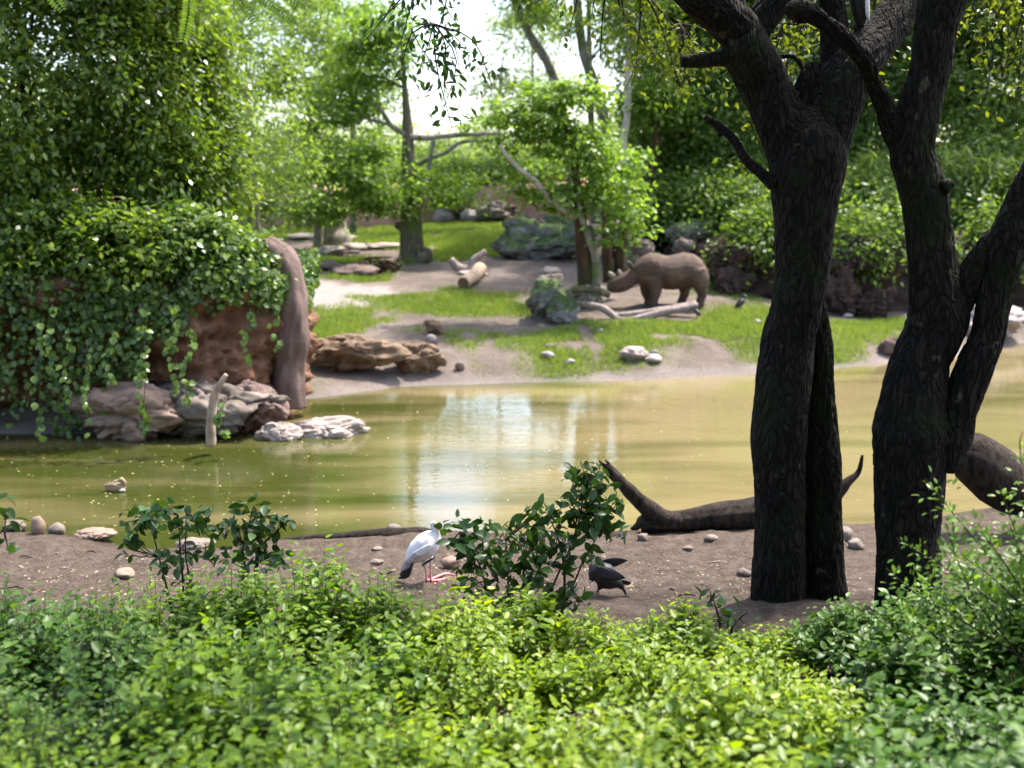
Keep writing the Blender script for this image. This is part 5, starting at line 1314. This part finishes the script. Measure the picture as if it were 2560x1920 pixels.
# rhino, side on, head to the trunks
RU = 0.00185
def rz(x, y): return ((x - 1160) * RU, (1075 - y) * RU)
mb = MB()
secs = []
for x, yt, yb, w in [(1985, 520, 610, .10), (1955, 415, 690, .28), (1890, 312, 745, .43), (1760, 230, 775, .52), (1600, 203, 800, .58), (1450, 240, 822, .63), (1330, 264, 818, .61), (1240, 240, 795, .54), (1180, 222, 785, .55),
                     (1060, 207, 770, .47), (950, 258, 745, .37), (870, 325, 715, .30), (810, 385, 700, .25)]:
    X, zt = rz(x, yt); _, zb = rz(x, yb)
    secs.append(((X, 0, (zt + zb) / 2), w, (zt - zb) / 2, (zt - zb) / 2))
loft(mb, secs)
secs = []
for x, yt, yb, w in [(860, 410, 720, .23), (800, 440, 755, .26), (730, 475, 815, .26), (650, 525, 850, .25), (560, 565, 868, .22), (490, 590, 872, .20), (430, 620, 866, .18), (385, 660, 850, .14), (360, 705, 825, .07)]:
    X, zt = rz(x, yt); _, zb = rz(x, yb)
    secs.append(((X, 0, (zt + zb) / 2), w, (zt - zb) / 2, (zt - zb) / 2))
loft(mb, secs)
def leg(pts, y0):
    tube(mb, [Vector((rz(x, y)[0], y0 + dy, rz(x, y)[1])) for x, y, r, dy in pts], [r for x, y, r, dy in pts], 14, 0.06)
leg([(1120, 620, .30, .05), (1135, 760, .22, 0), (1140, 860, .165, 0), (1120, 930, .15, 0), (1112, 1010, .125, 0), (1105, 1045, .15, 0), (1100, 1078, .155, 0)], -0.30)
leg([(1060, 620, .30, -.05), (1030, 760, .22, 0), (1020, 860, .165, 0), (1050, 930, .15, 0), (1075, 1010, .125, 0), (1070, 1045, .15, 0), (1066, 1078, .155, 0)], 0.30)
leg([(1800, 520, .36, .08), (1850, 660, .30, 0), (1870, 780, .20, 0), (1900, 870, .15, 0), (1875, 960, .13, 0), (1862, 1045, .15, 0), (1858, 1078, .155, 0)], -0.28)
leg([(1760, 560, .34, -.08), (1690, 700, .26, 0), (1650, 800, .19, 0), (1665, 880, .15, 0), (1630, 970, .13, 0), (1612, 1045, .15, 0), (1606, 1078, .155, 0)], 0.28)
for sy in (-0.13, 0.13):
    e0, e1 = rz(745, 455), rz(715, 350)
    tube(mb, [Vector((e0[0], sy, e0[1])), Vector(((e0[0] + e1[0]) / 2, sy * 1.5, (e0[1] + e1[1]) / 2)), Vector((e1[0], sy * 1.7, e1[1]))], [0.06, 0.085, 0.04], 10, 0.04)
t0, t1 = rz(1985, 520), rz(2000, 760)
tube(mb, [Vector((t0[0] - 0.05, 0, t0[1])), Vector((t0[0] + 0.05, -0.02, t0[1] - 0.15)), Vector((t1[0] + 0.02, -0.04, t1[1]))], [0.06, 0.045, 0.03], 8, 0.06)
me = fuse(mb, 0.032, 7)
rp = P(1638, 765, 33.2)
Rb = Vector((rp.x, rp.y, hz(rp.x, rp.y)))
t = thing("rhino", "brown grey rhino standing side on with its head behind the trunks", "rhino", Rb)
off = Matrix.Translation((0.0 + ray(1460 + 1160 / 6.506, 765)[0] * rp.y - Rb.x, 0, 0))
t = part("body", xform(me, off), M_RHINO, t)
ox = off.translation.x
for pts, rr_ in (([(470, 610), (432, 575), (405, 545), (388, 520)], [.10, .085, .06, .025]), ([(575, 575), (562, 530), (550, 490)], [.085, .065, .03])):
    mb = MB(); tube(mb, [Rb + Vector((rz(x, y)[0] + ox, 0, rz(x, y)[1])) for x, y in pts], rr_, 12, 0.03); part("horn", mb, M_HORN, t)
mb = MB(); ellipsoid(mb, Rb + Vector((rz(640, 620)[0] + ox, -0.24, rz(640, 620)[1])), (.025, .02, .025)); part("eye", mb, M_EYE, t)

# stork resting on its hocks
dS = G(1072, 1462).y
def S(x, y, dy=0.0): return P(960 + x / 7.54, 1280 + y / 7.54, dS + dy)
US = dS / FPX / 7.54
st = thing("stork", "white stork with black tail resting on its folded pink legs", "bird", S(830, 1340))
mb = MB()
tube(mb, [S(430, 985), S(520, 870), (S(640, 745)), S(780, 630), S(900, 540), S(1000, 490), S(1070, 480)], [40 * US, 150 * US, 225 * US, 255 * US, 225 * US, 150 * US, 60 * US], 18, 0.03)
tube(mb, [S(960, 500), S(1010, 420, -.01), S(985, 345, -.01), S(930, 300, -.01), S(905, 250, -.01), S(925, 205, -.01)], [110 * US, 75 * US, 62 * US, 55 * US, 50 * US, 52 * US], 12, 0.02)
ellipsoid(mb, S(935, 215, -0.01), (62 * US, 55 * US, 55 * US))
tube(mb, [S(760, 850), S(770, 960), S(772, 1070)], [80 * US, 60 * US, 22 * US], 10, 0.03)
tube(mb, [S(850, 830, .06), S(868, 920, .06), S(872, 1000, .06)], [80 * US, 55 * US, 22 * US], 10, 0.03)
me = fuse(mb, 0.011, 5)
b0 = WL[st.name]; xform(me, Matrix.Translation(-b0))
sb = part("body", me, M_WHITEF, st)
mb = MB()
tube(mb, [S(950, 200, -.01), S(1010, 280, -.03), S(1075, 360, -.04), S(1135, 450, -.05)], [42 * US, 34 * US, 22 * US, 6 * US], 10, 0.015); part("bill", mb, M_BILL, sb)
mb = MB(); ellipsoid(mb, S(945, 205, -0.045), (7 * US, 6 * US, 7 * US)); part("eye", mb, M_EYE, sb)
def feather(mb, a, b_, w, thick=0.25):
    T = (b_ - a); rot = T.to_track_quat('X', 'Z').to_matrix()
    V0 = MB(); ellipsoid(V0, (0, 0, 0), (T.length * 0.5, w * thick, w), None, 8, 8)
    c = (a + b_) / 2
    mb.add([c + rot @ Vector(v) for v in V0.V], V0.F)
for k in range(9):                                     # wing coverts, overlapping
    f = k / 8
    mb = MB(); a = S(900 - 260 * f, 600 + 170 * f, -0.13); e = S(640 - 230 * f, 840 + 150 * f - 60 * math.sin(f * 3), -0.125)
    feather(mb, a, e, 62 * US); part("wing_feather", mb, M_WHITEF if k < 6 else M_GREYF, sb)
for k in range(7):
    f = k / 6
    mb = MB(); feather(mb, S(560 - 60 * f, 880 + 20 * f, -0.07 + 0.02 * f), S(470 - 200 * f, 1250 + 55 * f - 60 * abs(f - .4), -0.03 + 0.01 * k), 42 * US, 0.15); part("tail_feather", mb, M_BLACKF if k > 0 else M_GREYF, sb)
for k in range(4):
    f = k / 3
    mb = MB(); feather(mb, S(520 - 80 * f, 860 + 30 * f, -0.1), S(420 - 90 * f, 1080 + 40 * f, -0.07), 46 * US, 0.2); part("tail_feather", mb, M_GREYF, sb)
mb = MB(); feather(mb, S(700, 1020, -0.08), S(960, 850, -0.06), 24 * US); part("wing_edge", mb, M_BLACKF, sb)
def gp(u, v, h=0.012):
    g = G(u, v); g.z += h; return g
for k, (a, kn, ft) in enumerate([((772, 1040), (800, 1335), [(1160, 1180), (1330, 1215), (1500, 1240)]), ((872, 960), (880, 1330), [(1060, 1300), (1180, 1262), (1300, 1275)])]):
    z2x = lambda q: (960 + q[0] / 7.54, 1280 + q[1] / 7.54)
    mb = MB(); hk = gp(*z2x(kn), 0.02)
    tube(mb, [S(*a, 0.05 * k), hk + Vector((0, 0, 0.06)), hk], [0.0085, 0.008, 0.014], 8, 0.02); part("leg", mb, M_LEGP, st)
    mb = MB(); pts = [hk] + [gp(*z2x(q)) for q in ft[:2]]
    tube(mb, pts, [0.013, 0.012, 0.010], 8, 0.03); sh = part("shank", mb, M_LEGP, st)
    for sp_ in (-0.05, 0, 0.05):
        mb = MB(); e = gp(*z2x(ft[2]), 0.008) + Vector((0, sp_, 0)); tube(mb, [pts[-1], pts[-1].lerp(e, 0.5) + Vector((0, 0, .006)), e], [0.008, 0.006, 0.003], 6, 0.02); part("toe", mb, M_LEGP, sh)

# black bird bent over on the bank
dB = G(1530, 1492).y
def B(x, y, dy=0.0): return P(1440 + x / 10.37, 1360 + y / 10.37, dB + dy)
UB = dB / FPX / 10.37
bt = thing("vulture", "hunched black bird with slate wings feeding on the near bank", "bird", B(900, 1340))
mb = MB()
tube(mb, [B(380, 620, .05), B(520, 640), B(700, 760), B(860, 900), B(1050, 980), B(1180, 1000)], [100 * UB, 210 * UB, 330 * UB, 320 * UB, 190 * UB, 60 * UB], 16, 0.03)
tube(mb, [B(480, 620), B(400, 700, -.02), B(380, 820, -.04), B(400, 900, -.05)], [120 * UB, 85 * UB, 70 * UB, 65 * UB], 12, 0.02)
ellipsoid(mb, B(400, 930, -.05), (80 * UB, 65 * UB, 70 * UB))
tube(mb, [B(1080, 1000), B(1180, 1110), B(1230, 1180)], [130 * UB, 90 * UB, 40 * UB], 10, 0.02)
tube(mb, [B(650, 1000), B(620, 1110, -.02), B(600, 1180, -.02)], [130 * UB, 90 * UB, 40 * UB], 10, 0.02)
me = fuse(mb, 0.011, 5); xform(me, Matrix.Translation(-WL[bt.name])); vb = part("body", me, M_BLACKF, bt)
mb = MB(); tube(mb, [B(385, 950, -.06), B(360, 1010, -.07), B(365, 1060, -.08)], [34 * UB, 26 * UB, 8 * UB], 8, 0.01); part("beak", mb, M_GREYF, vb)
for k in range(11):
    f = k / 10
    mb = MB(); feather(mb, B(480 + 120 * f, 600 - 60 * f, -0.10 - 0.02 * math.sin(f * 3)), B(760 + 520 * f, 900 - 10 * f + 40 * math.sin(f * 3), -0.135), 75 * UB, 0.2); part("wing_feather", mb, M_SLATEF, vb)
for k in range(7):
    f = k / 6
    mb = MB(); feather(mb, B(620 + 160 * f, 450 - 40 * f, 0.12), B(1080 + 260 * f, 560 - 130 * f, 0.16), 75 * UB, 0.2); part("wing_feather", mb, M_SLATEF, vb)
for k in range(4):
    f = k / 3
    mb = MB(); feather(mb, B(1000, 930 + 20 * f, 0.02 * k), B(1430 - 40 * f, 1010 + 40 * f, 0.02 * k), 50 * UB, 0.2); part("tail_feather", mb, M_BLACKF, vb)
for x0, x1, yy in ((1225, 1290, 1350), (600, 560, 1250)):
    mb = MB(); g0 = G(1440 + x1 / 10.37, 1360 + yy / 10.37); tube(mb, [B(x0, 1150), g0 + Vector((0, 0, 0.02))], [0.018, 0.010], 8, 0.02)
    for sp_ in (-0.035, 0, 0.035): tube(mb, [g0 + Vector((0, 0, 0.015)), g0 + Vector((sp_, -0.05, 0.008))], [0.008, 0.004], 6, 0.02)
    part("leg", mb, M_SLATEF, bt)

def small_bird(name, label, p, h, face, mats, legs=True, lean=0.35):
    t = thing(name, label, "bird", p)
    M = Matrix.Rotation(face, 3, 'Z')
    W_ = lambda x, y, z: Vector(p) + M @ Vector((x * h, y * h, z * h))
    mb = MB()
    tube(mb, [W_(-0.3, 0, .30), W_(-0.12, 0, .42), W_(0.05, 0, .58), W_(0.12, 0, .74), W_(0.16, 0, .86)], [.06 * h, .17 * h, .20 * h, .11 * h, .075 * h], 12, 0.03 * h)
    ellipsoid(mb, W_(0.18, 0, .92), (.1 * h, .08 * h, .085 * h))
    me = fuse(mb, 0.025 * h, 4); xform(me, Matrix.Translation(-Vector(p))); part("body", me, mats[0], t)
    mb = MB(); tube(mb, [W_(0.24, 0, .92), W_(0.33, 0, .90), W_(0.4, 0, .87)], [.04 * h, .028 * h, .008 * h], 8, 0.03 * h); part("beak", mb, mats[2], t)
    for s_ in (-1, 1):
        mb = MB(); feather(mb, W_(0.08, s_ * .17, .62), W_(-0.36, s_ * .1, .26), .12 * h, 0.3); part("wing", mb, mats[1], t)
        if legs: mb = MB(); tube(mb, [W_(-0.02, s_ * .07, .36), W_(0.0, s_ * .07, .0), W_(0.08, s_ * .08, .01)], [.03 * h, .02 * h, .012 * h], 6, 0.05 * h); part("leg", mb, mats[2], t)
    mb = MB(); feather(mb, W_(-0.2, 0, .34), W_(-0.5, 0, .16), .09 * h, 0.25); part("tail", mb, mats[1], t)
    return t
g0 = G(1852, 778); small_bird("crow", "small black bird standing on the far path", g0, 0.52, 0.5, (M_BLACKF, M_BLACKF, M_GREYF))
g0 = G(1742, 795); small_bird("crow", "tiny black bird at the end of the fallen branch", g0, 0.34, 2.2, (M_BLACKF, M_BLACKF, M_SLATEF))

# duck afloat
x, y = Z0(292, 1228)
dk = thing("duck", "brown duck afloat with its head tucked back", "bird", (x, y, 0))
mb = MB()
ellipsoid(mb, (x, y, 0.05), (0.15, 0.085, 0.075)); ellipsoid(mb, (x - 0.10, y, 0.06), (0.07, 0.06, 0.06))
tube(mb, [(x + 0.09, y, 0.08), (x + 0.12, y, 0.13), (x + 0.10, y - 0.01, 0.165)], [0.05, 0.04, 0.04], 10, 0.02)
ellipsoid(mb, (x + 0.085, y - 0.01, 0.18), (0.05, 0.04, 0.04))
tube(mb, [(x - 0.12, y, 0.07), (x - 0.19, y, 0.10)], [0.045, 0.012], 8, 0.02)
me = fuse(mb, 0.01, 5); xform(me, Matrix.Translation((-x, -y, 0))); part("body", me, M_DUCK, dk)
mb = MB(); tube(mb, [(x + 0.05, y - 0.01, 0.175), (x + 0.0, y - 0.02, 0.165), (x - 0.03, y - 0.025, 0.16)], [0.02, 0.016, 0.01], 8, 0.01); part("beak", mb, M_BARKP, dk)
for s_ in (-1, 1):
    mb = MB(); feather(mb, Vector((x + 0.06, y + s_ * 0.07, 0.085)), Vector((x - 0.16, y + s_ * 0.035, 0.095)), 0.045, 0.4); part("wing", mb, M_DUCK, dk)
mb = MB(); feather(mb, Vector((x + 0.06, y - 0.075, 0.03)), Vector((x + 0.15, y - 0.05, 0.03)), 0.022, 0.5); part("breast_patch", mb, M_WHITEF, dk)

# black and white bird in the fork, cut by the picture's top
dT = 9.75
pb = P(2150, 75, dT)
bt = thing("perched_bird", "black and white bird perched in the fork of the twin trunk", "bird", pb)
mb = MB(); tube(mb, [P(2150, 70, dT), P(2150, 30, dT), P(2148, -30, dT), P(2150, -90, dT), P(2156, -130, dT)], [0.03, 0.075, 0.105, 0.09, 0.05], 14, 0.03)
ellipsoid(mb, P(2158, -150, dT), (0.06, 0.05, 0.05))
me = fuse(mb, 0.014, 5); xform(me, Matrix.Translation(-pb)); part("body", me, M_BLACKF, bt)
for k in range(4):
    mb = MB(); feather(mb, P(2166 - 3 * k, -50, dT - 0.08 - 0.005 * k), P(2172 - 4 * k, 58 - 8 * k, dT - 0.05 - 0.005 * k), 0.022, 0.4); part("wing_feather", mb, M_WHITEF if k < 2 else M_BLACKF, bt)
mb = MB(); feather(mb, P(2150, 50, dT), P(2142, 84, dT), 0.04, 0.3); part("tail", mb, M_BLACKF, bt)
mb = MB(); tube(mb, [P(2166, -150, dT), P(2195, -140, dT)], [0.02, 0.004], 8, 0.02); part("beak", mb, M_BILL, bt)
